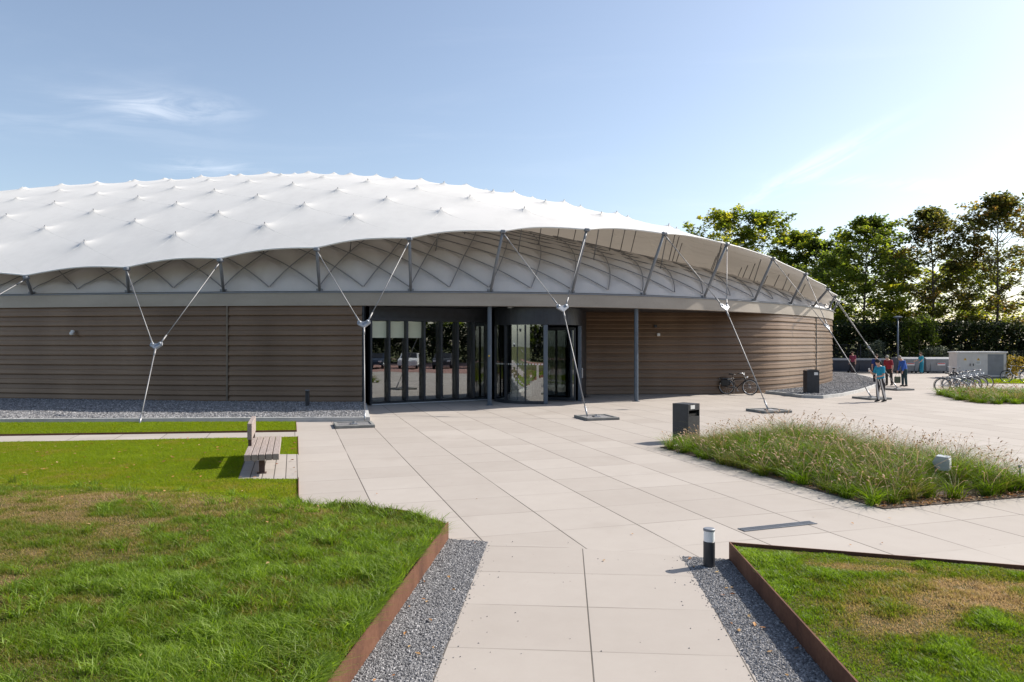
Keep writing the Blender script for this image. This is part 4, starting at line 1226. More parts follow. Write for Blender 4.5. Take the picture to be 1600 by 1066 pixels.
cen = (bd[0] + bd[1] + c2 + c3) / 4
bed1i = [tuple(Vector(p) + (cen - Vector(p)) * .012) for p in bed1]
bed1i[2] = tuple(Vector(bed1i[2]) + AV * .25); bed1i[1] = tuple(Vector(bed1i[1]) + AV * .12)
def h_bed1(x, y):
    d = edge_dist(x, y, bed1)
    df = edge_dist(x, y, bed1[:2], False)
    return .28 + .2 * np.clip((df - .5) / 2.2, 0, 1) * np.clip(d / .5, .3, 1) + .22 * np.clip(d / .9, 0, 1) * np.clip(.75 + .6 * fbm(x, y, 1.6), .6, 1.25)
ornamental(bed1i, 360, h_bed1, 8)
front = [tuple(bd[1] + BV * .3), tuple(c2), tuple(c2 + AV * .5), tuple(bd[1] + BV * .2 + AV * .4)]
leaves_flat('fallen_leaves', np.concatenate([scatter(front, 420), scatter([tuple(bd[1]), tuple(bd[1] + AV * 2.5), tuple(bd[1] + AV * 2.5 + BV * .3), tuple(bd[1] + BV * .3)], 60)]), zc(.018), .022, .042)
leaves_flat('fallen_leaves', scatter([(0, 7.6), (6, 8.2), (7.5, 10.5), (-2.5, 11.5)], 9), zc(.01), .015, .028)
bed2 = [G(1510, 628.5), G(1545, 631.5), (26.2, 28.0), (27.5, 33.5), (19.8, 33.8)]
sheet('planting_soil', bed2, .012, M['soil'])
ornamental(bed2, 190, lambda x, y: .3 + .2 * np.clip(edge_dist(x, y, bed2) / .8, 0, 1), 7, sp=1.7, tint0=.6)
# rough grass at the foot of the cabinet
gpoly = [(27.2, 42.5), (40, 41.5), (42, 47), (29, 46.8)]
sheet('grass_verge', gpoly, .01, M['turf_soil'])
blades('verge_grass', scatter(gpoly, 9000), zc(.01), lambda x, y: np.full(x.shape, .13), .03, .8, M['turf'], lambda x, y: .5 + .5 * (fbm(x, y, 1.0) - .5), 2)

# ================================================================== BICYCLES
def bicycle(name, label, loc, rz, frame, tyre_r=.345, step=False, bag=False, group=None, lean=0.0, swoop=False, fender=None):
    """wheels in the local xz plane, front towards +x"""
    o = thing(name, label, 'bicycle', loc, rz, group)
    o.rotation_euler = (lean, 0, rz)
    R = tyre_r; wb = 1.08; fx = wb / 2; rx = -wb / 2
    for x in (rx, fx):
        ring_ = [(x + R * math.cos(2 * PI * i / 32), 0, R + R * math.sin(2 * PI * i / 32)) for i in range(32)]
        w = MB(); w.tube([(p[0], p[1], .012 + (p[2]) * 1.0) for p in ring_], .021, 8, closed=True)
        wh = w.build('wheel', M['rubber'], o)
        w = MB(); r2 = R - .03
        w.tube([(x + r2 * math.cos(2 * PI * i / 32), 0, .012 + R + r2 * math.sin(2 * PI * i / 32)) for i in range(32)], .012, 6, closed=True)
        w.tube([(x, -.04, R + .012), (x, .04, R + .012)], .022, 8)
        for i in range(14):
            a = 2 * PI * i / 14
            w.tube([(x, .02 * (-1) ** i, R + .012), (x + r2 * math.cos(a), 0, R + .012 + r2 * math.sin(a))], .0028, 4, caps=False)
        w.build('rim', M['silver'], wh)
    fm = MB(); BBx, BBz = rx + .45, .29
    hx, hz = fx - .22, .78
    sx, sz = rx + .3, .80
    top = R + .012
    if step:
        fm.tube([(BBx, 0, BBz), (BBx + .12, 0, BBz + .06), (BBx + .33, 0, BBz + .2), (hx + .02, 0, hz - .1)], [.028, .032, .032, .026], 9)
    else:
        fm.tube([(BBx, 0, BBz), (hx + .02, 0, hz - .1)], .022, 8); fm.tube([(sx + .02, 0, sz - .1), (hx, 0, hz - .03)], .019, 8)
    fm.tube([(BBx, 0, BBz), (sx, 0, sz)], .019, 8)
    for s_ in (-1, 1):
        fm.tube([(BBx, .03 * s_, BBz), (rx, .06 * s_, top)], .012, 6); fm.tube([(sx + .03, .02 * s_, sz - .14), (rx, .06 * s_, top)], .010, 6)
        fm.tube([(hx + .04, .04 * s_, hz - .22), (fx - .02, .055 * s_, R + .12), (fx, .055 * s_, top)], .013, 6)
    fm.tube([(hx - .03, 0, hz + .06), (hx + .04, 0, hz - .2)], .026, 9)
    fm.build('frame', frame, o)
    hb = MB(); hb.tube([(hx - .03, 0, hz + .05), (hx - .07, 0, hz + .2)], .014, 8)
    hb.tube([(hx - .24, -.3, hz + .2), (hx - .12, -.27, hz + .24), (hx - .05, -.1, hz + .22), (hx - .05, .1, hz + .22), (hx - .12, .27, hz + .24), (hx - .24, .3, hz + .2)], .012, 8)
    H = hb.build('handlebar', M['silver'], o)
    for s_ in (-1, 1):
        g = MB(); g.tube([(hx - .28, .305 * s_, hz + .195), (hx - .16, .285 * s_, hz + .225)], .018, 8); g.build('grip', M['black'], H)
    hl = MB(); hl.tube([(hx + .04, 0, hz + .04), (hx + .12, 0, hz + .04)], [.028, .04], 10); hl.build('headlight', M['lamp_white'], o)
    sd_ = MB(); sd_.tube([(sx, 0, sz), (sx - .03, 0, sz + .12)], .014, 8)
    sd_.tube([(sx - .17, 0, sz + .15), (sx - .08, 0, sz + .155), (sx + .03, 0, sz + .14), (sx + .12, 0, sz + .13)], [.085, .09, .045, .025], 10, flat=.4)
    sd_.build('saddle', M['black'], o)
    for x, a0_, a1_, nm in ((rx, 20, 200, 'mudguard'), (fx, 40, 175, 'mudguard')):
        m_ = MB(); m_.tube([(x + (R + .045) * math.cos(math.radians(a)), 0, .012 + R + (R + .045) * math.sin(math.radians(a))) for a in np.linspace(a0_, a1_, 16)], .026, 6, flat=.35)
        m_.build(nm, fender or M['black'], o)
    rk = MB()
    for s_ in (-1, 1):
        rk.tube([(sx - .02, .06 * s_, .75), (rx - .3, .06 * s_, .755)], .009, 6); rk.tube([(rx - .12, .06 * s_, .75), (rx, .065 * s_, top)], .008, 6)
    for i in range(4): rk.tube([(sx - .08 - .15 * i, -.06, .753), (sx - .08 - .15 * i, .06, .753)], .007, 5)
    rk.box((rx - .31, 0, .72), (.02, .06, .05)); rk.build('luggage_rack', M['strut'], o)
    cc = MB(); cc.tube([(BBx + .06, -.05, BBz), (BBx, -.05, BBz + .02), (rx + .05, -.05, top), (rx - .03, -.05, top)], [.07, .085, .06, .04], 8, flat=.25); cc.build('chain_case', M['steel'] if swoop else M['anthracite'], o)
    pd = MB(); pd.tube([(BBx, -.07, BBz), (BBx + .12, -.09, BBz - .11)], .011, 6); pd.box((BBx + .12, -.14, BBz - .11), (.09, .08, .02))
    pd.tube([(BBx, .07, BBz), (BBx - .12, .09, BBz + .11)], .011, 6); pd.box((BBx - .12, .14, BBz + .11), (.09, .08, .02)); pd.build('pedals', M['strut'], o)
    ks = MB(); ks.tube([(BBx - .1, .05, BBz - .03), (BBx - .16, .2, .01)], .01, 6); ks.build('kickstand', M['strut'], o)
    if swoop:
        sw = MB(); sw.tube([(rx + .12, 0, .70), (sx + .12, 0, .73), (BBx + .22, 0, .68), (hx + .05, 0, .55), (fx + .12, 0, .30)], [.022, .03, .033, .033, .028], 9); sw.build('frame_shell', M['hire'], o)
    if bag:
        for s_ in (-1, 1):
            bg = MB(); bg.box((rx - .03, .15 * s_, .55), (.36, .13, .33), bev=.04); bg.build('pannier', M['black'], o)
    return o
bk = G(1156, 617.5)
bicycle('bicycle', 'black bicycle leaning at the ribbed wall near the gravel bed', (bk[0], bk[1] + .25, 0), math.radians(-32), M['black'], bag=True)
# hire bikes in a row
q0 = Vector(G(1492, 614.5))
hire = bicycle('hire_bicycle', 'nearest grey hire bicycle of the parked row', (q0.x, q0.y, 0), math.radians(-12), M['hire'], step=True, swoop=True, fender=M['anthracite'], group='grey hire bicycles parked in a row')
for i, lb in enumerate(('second grey hire bicycle from the front of the row', 'third grey hire bicycle from the front of the row', 'rearmost grey hire bicycle of the row, nearest the cabinet')):
    c = copy_tree(hire); c.location = (q0.x + .92 * (i + 1), q0.y + .95 * (i + 1), 0); c['label'] = lb
bb = G(1488, 601)
bicycle('bicycle', 'black bicycle with panniers half hidden behind the grey hire bicycles', (bb[0] - .1, bb[1] - .3, 0), math.radians(60), M['black'], bag=True)
fb = G(1585, 598)
bicycle('bicycle', 'silver bicycle cut off by the right edge, facing left on the verge', (fb[0] + .1, fb[1], 0.012), math.radians(172), M['silver'], step=True)

# ================================================================== BACKGROUND YARD
# cabinet
ca, cb = G(1503, 591.5), G(1556, 593)
cw = 2.35; ang_c = math.radians(2); cdp = 1.7
CB = thing('utility_cabinet', 'beige utility cabinet with two doors and warning signs behind the bicycles', 'cabinet', ((ca[0] + 1.6), ca[1] + .9, 0), math.radians(-13))
H_ = 1.72
mb = MB(); mb.box((0, 0, .12 + (H_ - .12) / 2), (3.0, 1.5, H_ - .12)); mb.build('body', M['cab'], CB)
mb = MB(); mb.box((0, 0, .06), (2.96, 1.46, .12)); mb.build('base', M['plinth'], CB)
mb = MB(); mb.box((0, 0, H_ + .045), (3.14, 1.64, .09), bev=.02); mb.build('roof', M['cab_roof'], CB)
for i, x in enumerate((-1.0, -.2)):
    mb = MB(); mb.box((x, -.757, .93), (.76, .025, 1.4), bev=.006); dr = mb.build('door', M['cab'], CB)
    mb = MB(); mb.box((x + (.3 if i == 0 else -.3), -.78, .92), (.05, .03, .16)); mb.build('handle', M['dark_frame'], dr)
    mb = MB(); mb.add([(x - .1, -.775, 1.22), (x + .1, -.775, 1.22), (x, -.775, 1.4)], [(0, 1, 2)])
    tri = mb.build('warning_sign', M['yellow'], dr)
    mb = MB(); mb.add([(x - .012, -.778, 1.33), (x + .02, -.778, 1.35), (x + .004, -.778, 1.30), (x + .022, -.778, 1.305), (x - .012, -.778, 1.245), (x - .002, -.778, 1.285), (x - .02, -.778, 1.28)], [(0, 6, 5, 4, 3, 2, 1)]); mb.build('sign_symbol', M['black'], tri)
mb = MB(); mb.box((-.2, -.778, 1.05), (.3, .012, .24)); dd = mb.build('notice', M['paper'], CB)
mb = MB()
for z in (1.12, 1.07, 1.02): mb.box((-.22, -.786, z), (.2, .004, .016))
mb.build('notice_text', M['black'], dd)
mb = MB(); mb.box((.85, -.757, .93), (.95, .02, 1.4), bev=.006); mb.build('panel', M['container'], CB)
mb = MB(); mb.box((1.507, 0, .93), (.02, 1.2, 1.35)); mb.build('side_vent', M['container'], CB)

# waste containers
def container(loc, rz, mat, label, h=1.05, L=2.05, sticker=True, lid=None):
    o = thing('waste_container', label, 'waste container', loc, rz, 'waste containers in a row')
    mb = MB()
    b0_, b1_ = L / 2 - .12, L / 2
    vs = [(-b0_, -.38, .16), (b0_, -.38, .16), (b0_, .38, .16), (-b0_, .38, .16), (-b1_, -.5, h), (b1_, -.5, h), (b1_, .5, h), (-b1_, .5, h)]
    mb.add(vs, [(0, 3, 2, 1), (0, 1, 5, 4), (1, 2, 6, 5), (2, 3, 7, 6), (3, 0, 4, 7), (4, 5, 6, 7)]); mb.box((0, -.5, h - .03), (L + .06, .07, .07)); mb.box((0, .5, h - .03), (L + .06, .07, .07))
    for s_ in (-1, 1): mb.box((s_ * L * .3, -.45, .58), (.06, .05, .8))
    mb.build('body', mat, o)
    mb = MB(); n = 8
    pr2 = [(-.52, h)] + [(-.52 * math.cos(PI * i / n), h + .16 * math.sin(PI * i / n)) for i in range(1, n)] + [(.52, h)]
    k = len(pr2); mb.add([(-b1_, p[0], p[1] + .01) for p in pr2] + [(b1_, p[0], p[1] + .01) for p in pr2], [tuple(range(k)), tuple(range(2 * k - 1, k - 1, -1))] + [(i, k + i, k + (i + 1) % k, (i + 1) % k) for i in range(k)])
    mb.build('lid', lid or mat, o)
    for sx_ in (-1, 1):
        for sy_ in (-1, 1):
            mb = MB(); mb.tube([(sx_ * b0_ * .85, sy_ * .3 - .03, .085), (sx_ * b0_ * .85, sy_ * .3 + .03, .085)], .08, 12); mb.box((sx_ * b0_ * .85, sy_ * .3, .14), (.1, .08, .06)); mb.build('castor', M['rubber'], o)
    if sticker:
        mb = MB(); mb.box((.12, -.522, .72), (.62, .012, .2)); sk = mb.build('sticker', M['paper'], o)
        mb = MB(); mb.box((.12, -.53, .76), (.58, .006, .07)); mb.build('sticker_band', M['red'], sk)
    return o
yb = 57.6
def gx_(px, Y): return (px - 800) / F * Y
container((gx_(1415, yb), yb, 0), 0, M['container'], 'grey waste container with red sticker behind the man in blue', 1.1, 1.8)
container((gx_(1461, yb), yb - .1, 0), .03, M['container'], 'grey waste container with red sticker right of the woman in turquoise', 1.1, 2.2)
container((gx_(1358, yb), yb + .3, 0), -.04, M['container_blue'], 'dark blue waste container beside the curved gravel bed', 1.0, 2.6, False)
container((gx_(1316, yb), yb + .5, 0), .02, M['container_blue'], 'dark blue waste container next to the end of the hall', 1.0, 2.3, False)
# mesh fence
def mesh_fence(p, q, h, label, step=.05, nm='mesh_fence'):
    o = thing(nm, label, 'fence', (p[0], p[1], 0), math.atan2(q[1] - p[1], q[0] - p[0]))
    L = math.hypot(q[0] - p[0], q[1] - p[1]); n = max(1, int(round(L / 2.5)))
    for i in range(n + 1):
        mb = MB(); mb.box((L * i / n, 0, h / 2), (.06, .06, h)); mb.build('post', M['dark_frame'], o)
    for i in range(n):
        mb = MB(); x0 = L * i / n; x1 = L * (i + 1) / n
        k = int((x1 - x0) / .1)
        for j in range(1, k): mb.box((x0 + (x1 - x0) * j / k, 0, h / 2 + .02), (.008, .008, h - .08))
        for z in np.linspace(.1, h - .03, 7): mb.box(((x0 + x1) / 2, .012, z), (x1 - x0 - .06, .012, .014))
        mb.build('panel', M['dark_frame'], o)
    return o
mesh_fence((26.0, 60.5), (29.2, 60.3), 2.3, 'tall mesh fence panel next to the end of the hall')
mesh_fence((29.5, 61.5), (62, 58.5), 1.75, 'dark mesh fence running along the foot of the hedge')
# lamp post
lp = (gx_(1403, 57.0), 57.0)
LP = thing('lamp_post', 'dark slender lamp post with a flat head before the hedge', 'street lamp', (lp[0], lp[1], 0))
mb = MB(); mb.tube([(0, 0, 0), (0, 0, 2.2), (0, 0, 4.35)], [.075, .065, .05], 12); mb.build('pole', M['column'], LP)
mb = MB(); mb.lathe((0, 0, 0), [(0, 4.33), (.07, 4.33), (.33, 4.42), (.33, 4.47), (.12, 4.53), (0, 4.54)], 20); mb.build('lamp_head', M['column'], LP)
# ================================================================== TREES
def leaf_cloud(name, centers, per_c, rad, size, mat, parent, off, tint_c=None, flat=.6):
    n = len(centers) * per_c
    c = np.repeat(np.array(centers), per_c, 0)
    r = np.repeat(np.array(rad) if np.ndim(rad) else np.full(len(centers), rad), per_c)
    d = RNG.normal(0, 1, (n, 3)); d /= np.linalg.norm(d, axis=1)[:, None]
    p = c + d * (r * RNG.random(n) ** .45)[:, None] * np.array([1, 1, flat])
    # leaf: folded rhombus
    a = RNG.normal(0, 1, (n, 3)); a[:, 2] *= .45; a /= np.linalg.norm(a, axis=1)[:, None]
    b = np.cross(a, RNG.normal(0, .45, (n, 3)) + np.array([0, 0, 1.0])); b /= np.linalg.norm(b, axis=1)[:, None] + 1e-9
    nn_ = np.cross(a, b)
    s = size * (.55 + .8 * RNG.random(n))[:, None]
    P = np.stack([p - a * s * .5, p - b * s * .36 + nn_ * s * .1, p + a * s * .55 - nn_ * s * .06, p + b * s * .36 + nn_ * s * .1], 1).reshape(-1, 3)
    t = np.repeat(np.array(tint_c), per_c) if tint_c is not None else np.full(n, .5)
    t = np.clip(t + RNG.normal(0, .15, n), 0, 1)
    return np_mesh(name, P - np.array(off), np.arange(4 * n).reshape(n, 4), mat, parent, False, {'tint': np.repeat(t, 4)})

def tree(label, loc, h, cr, th, seed, mat, group, nl=34, leaf=.3, per_c=34, spread=.62, tint=.45, prof_=None, trunk_r=.17, kind='broadleaf_tree'):
    rs = np.random.default_rng(seed)
    o = thing(kind, label, 'tree', (loc[0], loc[1], 0), 0, group)
    tr = MB()
    k = 9; wig = rs.normal(0, .12, (k, 2)).cumsum(0) * .45; wig -= wig[0]
    tp = [(wig[i, 0], wig[i, 1], h * .93 * i / (k - 1)) for i in range(k)]
    rad = [trunk_r * (1 - .88 * (i / (k - 1)) ** .9) * (1.35 if i == 0 else 1) for i in range(k)]
    tr.tube(tp, rad, 9)
    cen = []; crad = []; tn = []
    def at(z):
        f = min(max(z / (h * .93) * (k - 1), 0), k - 1.001); i = int(f); t = f - i
        return np.array([tp[i][j] * (1 - t) + tp[i + 1][j] * t for j in range(3)])
    for i in range(nl):
        f = (i + rs.random()) / nl
        z = th + (h * .95 - th) * f ** .92
        p0 = at(min(z, h * .9)); az = i * 2.399 + rs.normal(0, .35)
        pr_ = (prof_ or (lambda q: math.sin(PI * min(1, max(0, .16 + .80 * q))) ** .75))(f)
        Ln = cr * pr_ * rs.uniform(.62, 1.18)
        el = math.radians(rs.uniform(5, 30) + 40 * f)
        dr_ = np.array([math.cos(az) * math.cos(el), math.sin(az) * math.cos(el), math.sin(el)])
        pts_ = [p0]
        for j in range(1, 5):
            q = p0 + dr_ * Ln * j / 4 + np.array([0, 0, -.1 * Ln * (j / 4) ** 2 * (1 - f)]) + rs.normal(0, .06 * Ln / 2, 3)
            pts_.append(q)
        tr.tube([tuple(q) for q in pts_], [max(.018, trunk_r * .36 * (1 - .85 * j / 4) * (1 - .5 * f)) for j in range(5)], 5)
        bt = tint + rs.normal(0, .12)
        for j in (2, 3, 4):
            q = pts_[j]
            for m_ in range(2 if j < 4 else 3):
                a2 = az + rs.normal(0, 1.1); ln = Ln * .34 * rs.uniform(.4, 1.1)
                q2 = q + np.array([math.cos(a2) * ln, math.sin(a2) * ln, rs.uniform(-.15, .55) * ln])
                tr.tube([tuple(q), tuple(q2)], [.02, .008], 4, caps=False)
                cen.append(q2); crad.append(spread * rs.uniform(.6, 1.2)); tn.append(bt + rs.normal(0, .14))
    tr.build('trunk', M['bark'], o)
    leaf_cloud('crown', cen, per_c, crad, leaf, mat, o, (0, 0, 0), tn)
    return o
GR = 'broadleaf trees in a row behind the hedge'
def tx(px, Y): return ((px - 800) / F * Y, Y)
narrow = lambda q: (.42 + .58 * math.sin(PI * min(1, .1 + q * .95)) ** .8) if q < .75 else max(.16, 1.28 * (1 - q) ** .62)
tree('green broadleaf tree behind the hedge, first right of the hall', tx(1348, 69), 14.9, 4.0, 2.2, 11, M['leaf_green'], GR, 50, .33, 36, .78, .55, narrow)
tree('slim tree with browning crown, second right of the hall', tx(1456, 69), 15.9, 3.7, 2.4, 12, M['leaf_autumn'], GR, 50, .31, 32, .76, .47, narrow)
tree('tallest browning tree, cut off by the right picture edge', tx(1556, 68), 16.9, 4.8, 2.2, 13, M['leaf_autumn'], GR, 54, .31, 34, .84, .5, narrow)
tree('yellow green tree filling the gap between the first two row trees', tx(1402, 79), 12.2, 3.6, 2.0, 14, M['leaf_green'], GR, 34, .36, 30, .8, .78)
tree('low bright tree behind the two browning trees', tx(1508, 80), 11.0, 4.2, 1.8, 15, M['leaf_green'], GR, 34, .36, 30, .8, .74)
tree('dark tree at the far end of the hall roof edge', tx(1302, 74), 11.6, 3.2, 1.6, 16, M['leaf_green'], GR, 34, .34, 34, .75, .4)
GB = 'trees rising behind the hall roof'
tree('leftmost tree rising behind the white roof, yellowish crown', tx(1134, 96), 20.0, 5.0, 4, 21, M['leaf_green'], GB, 46, .4, 26, .85, .8)
tree('tree rising behind the white roof, next to the leftmost one', tx(1188, 95), 19.6, 5.2, 4, 22, M['leaf_green'], GB, 46, .4, 28, .85, .62)
tree('lowest tree behind the sloping right roof edge', tx(1243, 92), 16.6, 4.8, 3, 23, M['leaf_green'], GB, 42, .4, 30, .85, .58)
tree('dense tree behind the roof beside the row of trees', tx(1278, 90), 15.0, 4.4, 2.0, 24, M['leaf_green'], GB, 34, .42, 34, .95, .42)
# trees mirrored in the entrance glass: behind the camera and beyond the car park
LBM = 'tree seen only mirrored in the entrance glass'; GM = 'trees mirrored in the entrance glass'
tm = tree(LBM, (-13, -34), 11.5, 4.6, 1.4, 41, M['leaf_green'], GM, 26, .6, 22, 1.2, .5)
for x, y in ((-24, -35), (-6, -36), (1, -34), (8, -36), (15, -33), (23, -34), (31, -30), (39, -24), (46, -17), (49, -9), (51, -1), (50, 7), (52, 15), (51, 23)):
    c = copy_tree(tm); c.location = (x, y, 0); c.rotation_euler = (0, 0, RNG.random() * 6.28); k_ = .9 + .25 * RNG.random(); c.scale = (k_, k_, k_)

def shrub(label, loc, w, d, h, n, mat, per_c, rad, leaf, tint=.4, group=None, name='shrub', rz=0, cat='shrub', z0=.0):
    o = thing(name, label, cat, (loc[0], loc[1], 0), rz, group)
    c = []
    for i in range(n):
        a = RNG.random(3)
        x = (a[0] - .5) * w; y = (a[1] - .5) * d; z = z0 + a[2] ** .8 * h
        k = 1 - .25 * (z / h) ** 3
        c.append((x * k, y * k, z))
    for i in range(min(60, max(3, int(w * 1.2)))):
        st = MB()
        x = (RNG.random() - .5) * w * .8; y = (RNG.random() - .5) * d * .5
        st.tube([(x, y, 0), (x * 1.05 + .1, y, h * .45), (x * 1.1, y * 1.1, h * .8)], [.05, .035, .012], 5)
        st.build('stem', M['bark'], o)
    leaf_cloud('foliage', c, per_c, rad, leaf, mat, o, (0, 0, 0), [tint + RNG.normal(0, .15) for _ in c], .8)
    return o
# hedge: one long clipped mass of dark leaves
HEDGE = shrub('long dark clipped hedge closing off the yard', (44, 63.5), 40, 2.6, 4.1, 1500, M['leaf_dark'], 30, .62, .26, .45, None, 'hedge', math.radians(-4), 'hedge')
for x_, y_, r_, l_ in ((47, 6, 68, 'unseen hedge added beyond the car park to darken the entrance glass reflection'), (-2, -39, 0, 'unseen hedge added across the road behind the camera to darken the revolving door reflection')):
    c = copy_tree(HEDGE); c.location = (x_, y_, 0); c.rotation_euler = (0, 0, math.radians(r_)); c.scale = (1.25, 1, 1.05); c['label'] = l_  # unseen hedge copies, added to block pale sky in the glass reflections
shrub('mid green bushy shrub before the hedge, right of the lamp post', tx(1437, 61.5), 3.2, 1.6, 4.6, 110, M['leaf_green'], 34, .5, .2, .35)
shrub('grey green shrub behind the containers', tx(1457, 60.2), 2.6, 1.0, 2.0, 60, M['leaf_sage'], 26, .35, .16, .5)
shrub('small grey green shrub left of the people', tx(1366, 60.4), 1.6, .9, 2.5, 40, M['leaf_sage'], 26, .35, .16, .4)
shrub('yellow leaved shrub right of the utility cabinet', tx(1583, 48.5), 1.0, .8, 1.45, 40, M['leaf_yellow'], 30, .26, .12, .6)
shrub('sunlit bushes showing over the hedge between the trunks', (41, 71), 30, 3.5, 6.2, 300, M['leaf_green'], 30, .8, .3, .82, None, 'bush_row', math.radians(-4), 'bushes')

# ================================================================== PEOPLE
def smooth_chain(pts, rad, sub=4):
    P = [np.array(p, float) for p in pts]; out = []; rr_ = []
    for i in range(len(P) - 1):
        p0 = P[max(i - 1, 0)]; p1 = P[i]; p2 = P[i + 1]; p3 = P[min(i + 2, len(P) - 1)]
        for j in range(sub):
            t = j / sub
            out.append(.5 * ((2 * p1) + (-p0 + p2) * t + (2 * p0 - 5 * p1 + 4 * p2 - p3) * t * t + (-p0 + 3 * p1 - 3 * p2 + p3) * t ** 3))
            rr_.append(rad[i] + (rad[i + 1] - rad[i]) * t)
    out.append(P[-1]); rr_.append(rad[-1])
    return [tuple(p) for p in out], rr_
def remeshed(name, mb, mat, parent, vox):
    me = mb.mesh(name + '_raw'); ob = bpy.data.objects.new('tmp', me); COL.objects.link(ob)
    r = ob.modifiers.new('r', 'REMESH'); r.mode = 'VOXEL'; r.voxel_size = vox; r.use_smooth_shade = True
    s = ob.modifiers.new('s', 'SMOOTH'); s.factor = .5; s.iterations = 3
    dg = bpy.context.evaluated_depsgraph_get(); dg.update()
    me2 = bpy.data.meshes.new_from_object(ob.evaluated_get(dg))
    bpy.data.objects.remove(ob); bpy.data.meshes.remove(me)
    me2.materials.clear()
    for p in me2.polygons: p.use_smooth = True
    return link_mesh(name, me2, mat, parent)
def rotx(v, a):   # rotate in the sagittal (x forward, z up) plane; a > 0 leans forward
    c, s = math.cos(a), math.sin(a); return np.array([v[0] * c + v[2] * s, v[1], -v[0] * s + v[2] * c])
SK = simple('skin', (.55, .33, .24), .5, 0, .05, 20)
def person(label, loc, rz, pose, shirt, pants, hair, shoes, scale=1.0, long_hair=False, bare_leg=False, sleeves=.5):
    o = thing('person', label, 'person', (loc[0], loc[1], 0), rz)
    D = math.radians; lean = D(pose.get('lean', 0)); hl = D(pose.get('head', 0))
    pel = np.array([0, 0, .93]); 
    chest = pel + rotx(np.array([0, 0, .42]), lean); neck = chest + rotx(np.array([0, 0, .12]), lean * 1.15); 
    waist = pel + rotx(np.array([0, 0, .18]), lean * .6)
    head = neck + rotx(np.array([.03, 0, .155]), lean + hl)
    b = MB(); cloth = MB(); leg = MB(); sh = MB()
    # trunk, neck, head
    p, r = smooth_chain([pel + [0, 0, -.06], waist, chest, neck], [.125, .12, .135, .055]); b.tube(p, r, 12)
    b.tube([tuple(neck - [0, 0, .03]), tuple(neck + (head - neck) * .6)], [.058, .05], 10)
    b.ball(tuple(head), .095, 14, 10, (1.02, .82, 1.22))
    fw = rotx(np.array([1, 0, 0]), lean + hl); up = rotx(np.array([0, 0, 1]), lean + hl)
    b.ball(tuple(head + fw * .1 - up * .015), .018, 8, 6, (1, .8, 1.3))
    b.ball(tuple(head + fw * .055 - up * .085), .045, 8, 6, (1, .9, .7))
    for s_ in (-1, 1): b.ball(tuple(head + np.array([0, s_ * .082, 0])), .024, 8, 6, (.7, .4, 1.2))
    p, r = smooth_chain([pel + [0, 0, -.02], waist, chest + [0, 0, -.02], chest + (neck - chest) * .55], [.15, .145, .16, .09]); cloth.tube(p, r, 14)
    for s_, side in ((-1, 'r'), (1, 'l')):
        shd = chest + np.array([0, s_ * .17, .02]); cloth.ball(tuple(shd), .075, 10, 8)
        cloth.tube([tuple(chest + [0, 0, .0]), tuple(shd)], [.11, .07], 10)
        a1, ab, a2 = pose.get('arm_' + side, (5, 8, 12))
        dirv_ = rotx(np.array([0, s_ * math.sin(D(ab)), -math.cos(D(ab))]), -D(a1)); el = shd + dirv_ * .29
        d2 = rotx(np.array([0, s_ * math.sin(D(ab)) * .5 - s_ * pose.get('cross', 0), -1.0]), -D(a1 + a2)); d2 /= np.linalg.norm(d2); wr = el + d2 * .25
        p, r = smooth_chain([shd, el, wr], [.055, .042, .03]); b.tube(p, r, 9)
        el_c = shd + (el - shd) * min(1, sleeves * 1.6)
        if sleeves < .9: cloth.tube([tuple(shd), tuple(el_c)], [.074, .062], 10)
        else:
            p, r = smooth_chain([shd, el, el + (wr - el) * .93], [.072, .058, .045]); cloth.tube(p, r, 10)
        # hand: palm, four fingers, thumb
        palm = wr + d2 * .08; lat_ = np.cross(d2, [0, 1, 0]); lat_ /= np.linalg.norm(lat_) + 1e-9; nrm_ = np.cross(d2, lat_)
        b.tube([tuple(wr), tuple(wr + d2 * .04), tuple(palm)], [.028, .038, .036], 8, flat=.5)
        for fi in range(4):
            q0_ = palm + lat_ * (.026 - .0175 * fi); ln = (.07, .08, .075, .058)[fi]; cu = nrm_ * (-s_ * .02)
            b.tube([tuple(q0_ - d2 * .02), tuple(q0_ + d2 * ln * .5 + cu * .4), tuple(q0_ + d2 * ln + cu * 1.4)], [.0105, .0095, .0075], 6)
        q0_ = wr + d2 * .025 + lat_ * .03
        b.tube([tuple(q0_), tuple(q0_ + lat_ * .028 + d2 * .025), tuple(q0_ + lat_ * .032 + d2 * .058)], [.013, .011, .009], 6)
        # leg
        t1, t2 = pose.get('leg_' + side, (0, 0)); hip = pel + np.array([0, s_ * .09, -.02])
        kd = rotx(np.array([0, s_ * .02, -1]), -D(t1)); kn = hip + kd * .43; sd2 = rotx(np.array([0, 0, -1]), -D(t1 - t2)); an = kn + sd2 * .42
        p, r = smooth_chain([hip, kn, an], [.085, .058, .04]); b.tube(p, r, 10)
        p, r = smooth_chain([hip + [0, 0, .03], hip + (kn - hip) * .4, kn, kn + (an - kn) * .97], [.112, .1, .075, .062]); leg.tube(p, r, 12)
        ft = an + np.array([0, 0, -.035]); sh.tube([tuple(ft + [-.07, 0, 0]), tuple(ft + [.0, 0, .015]), tuple(ft + [.1, 0, -.01]), tuple(ft + [.18, 0, -.022])], [.04, .05, .043, .028], 10, flat=.9)
        pose['_w' + side] = palm
    p, r = smooth_chain([pel + [0, 0, -.1], pel + [0, 0, .06]], [.13, .145]); leg.tube(p, r, 14)
    # set the lowest shoe on the ground
    zmin = min(v[2] for v in sh.v)
    for m_ in (b, cloth, leg, sh): m_.v = [(v[0] * scale, v[1] * scale, (v[2] - zmin + .002) * scale) for v in m_.v]
    body = remeshed('body', b, SK, o, .0085)
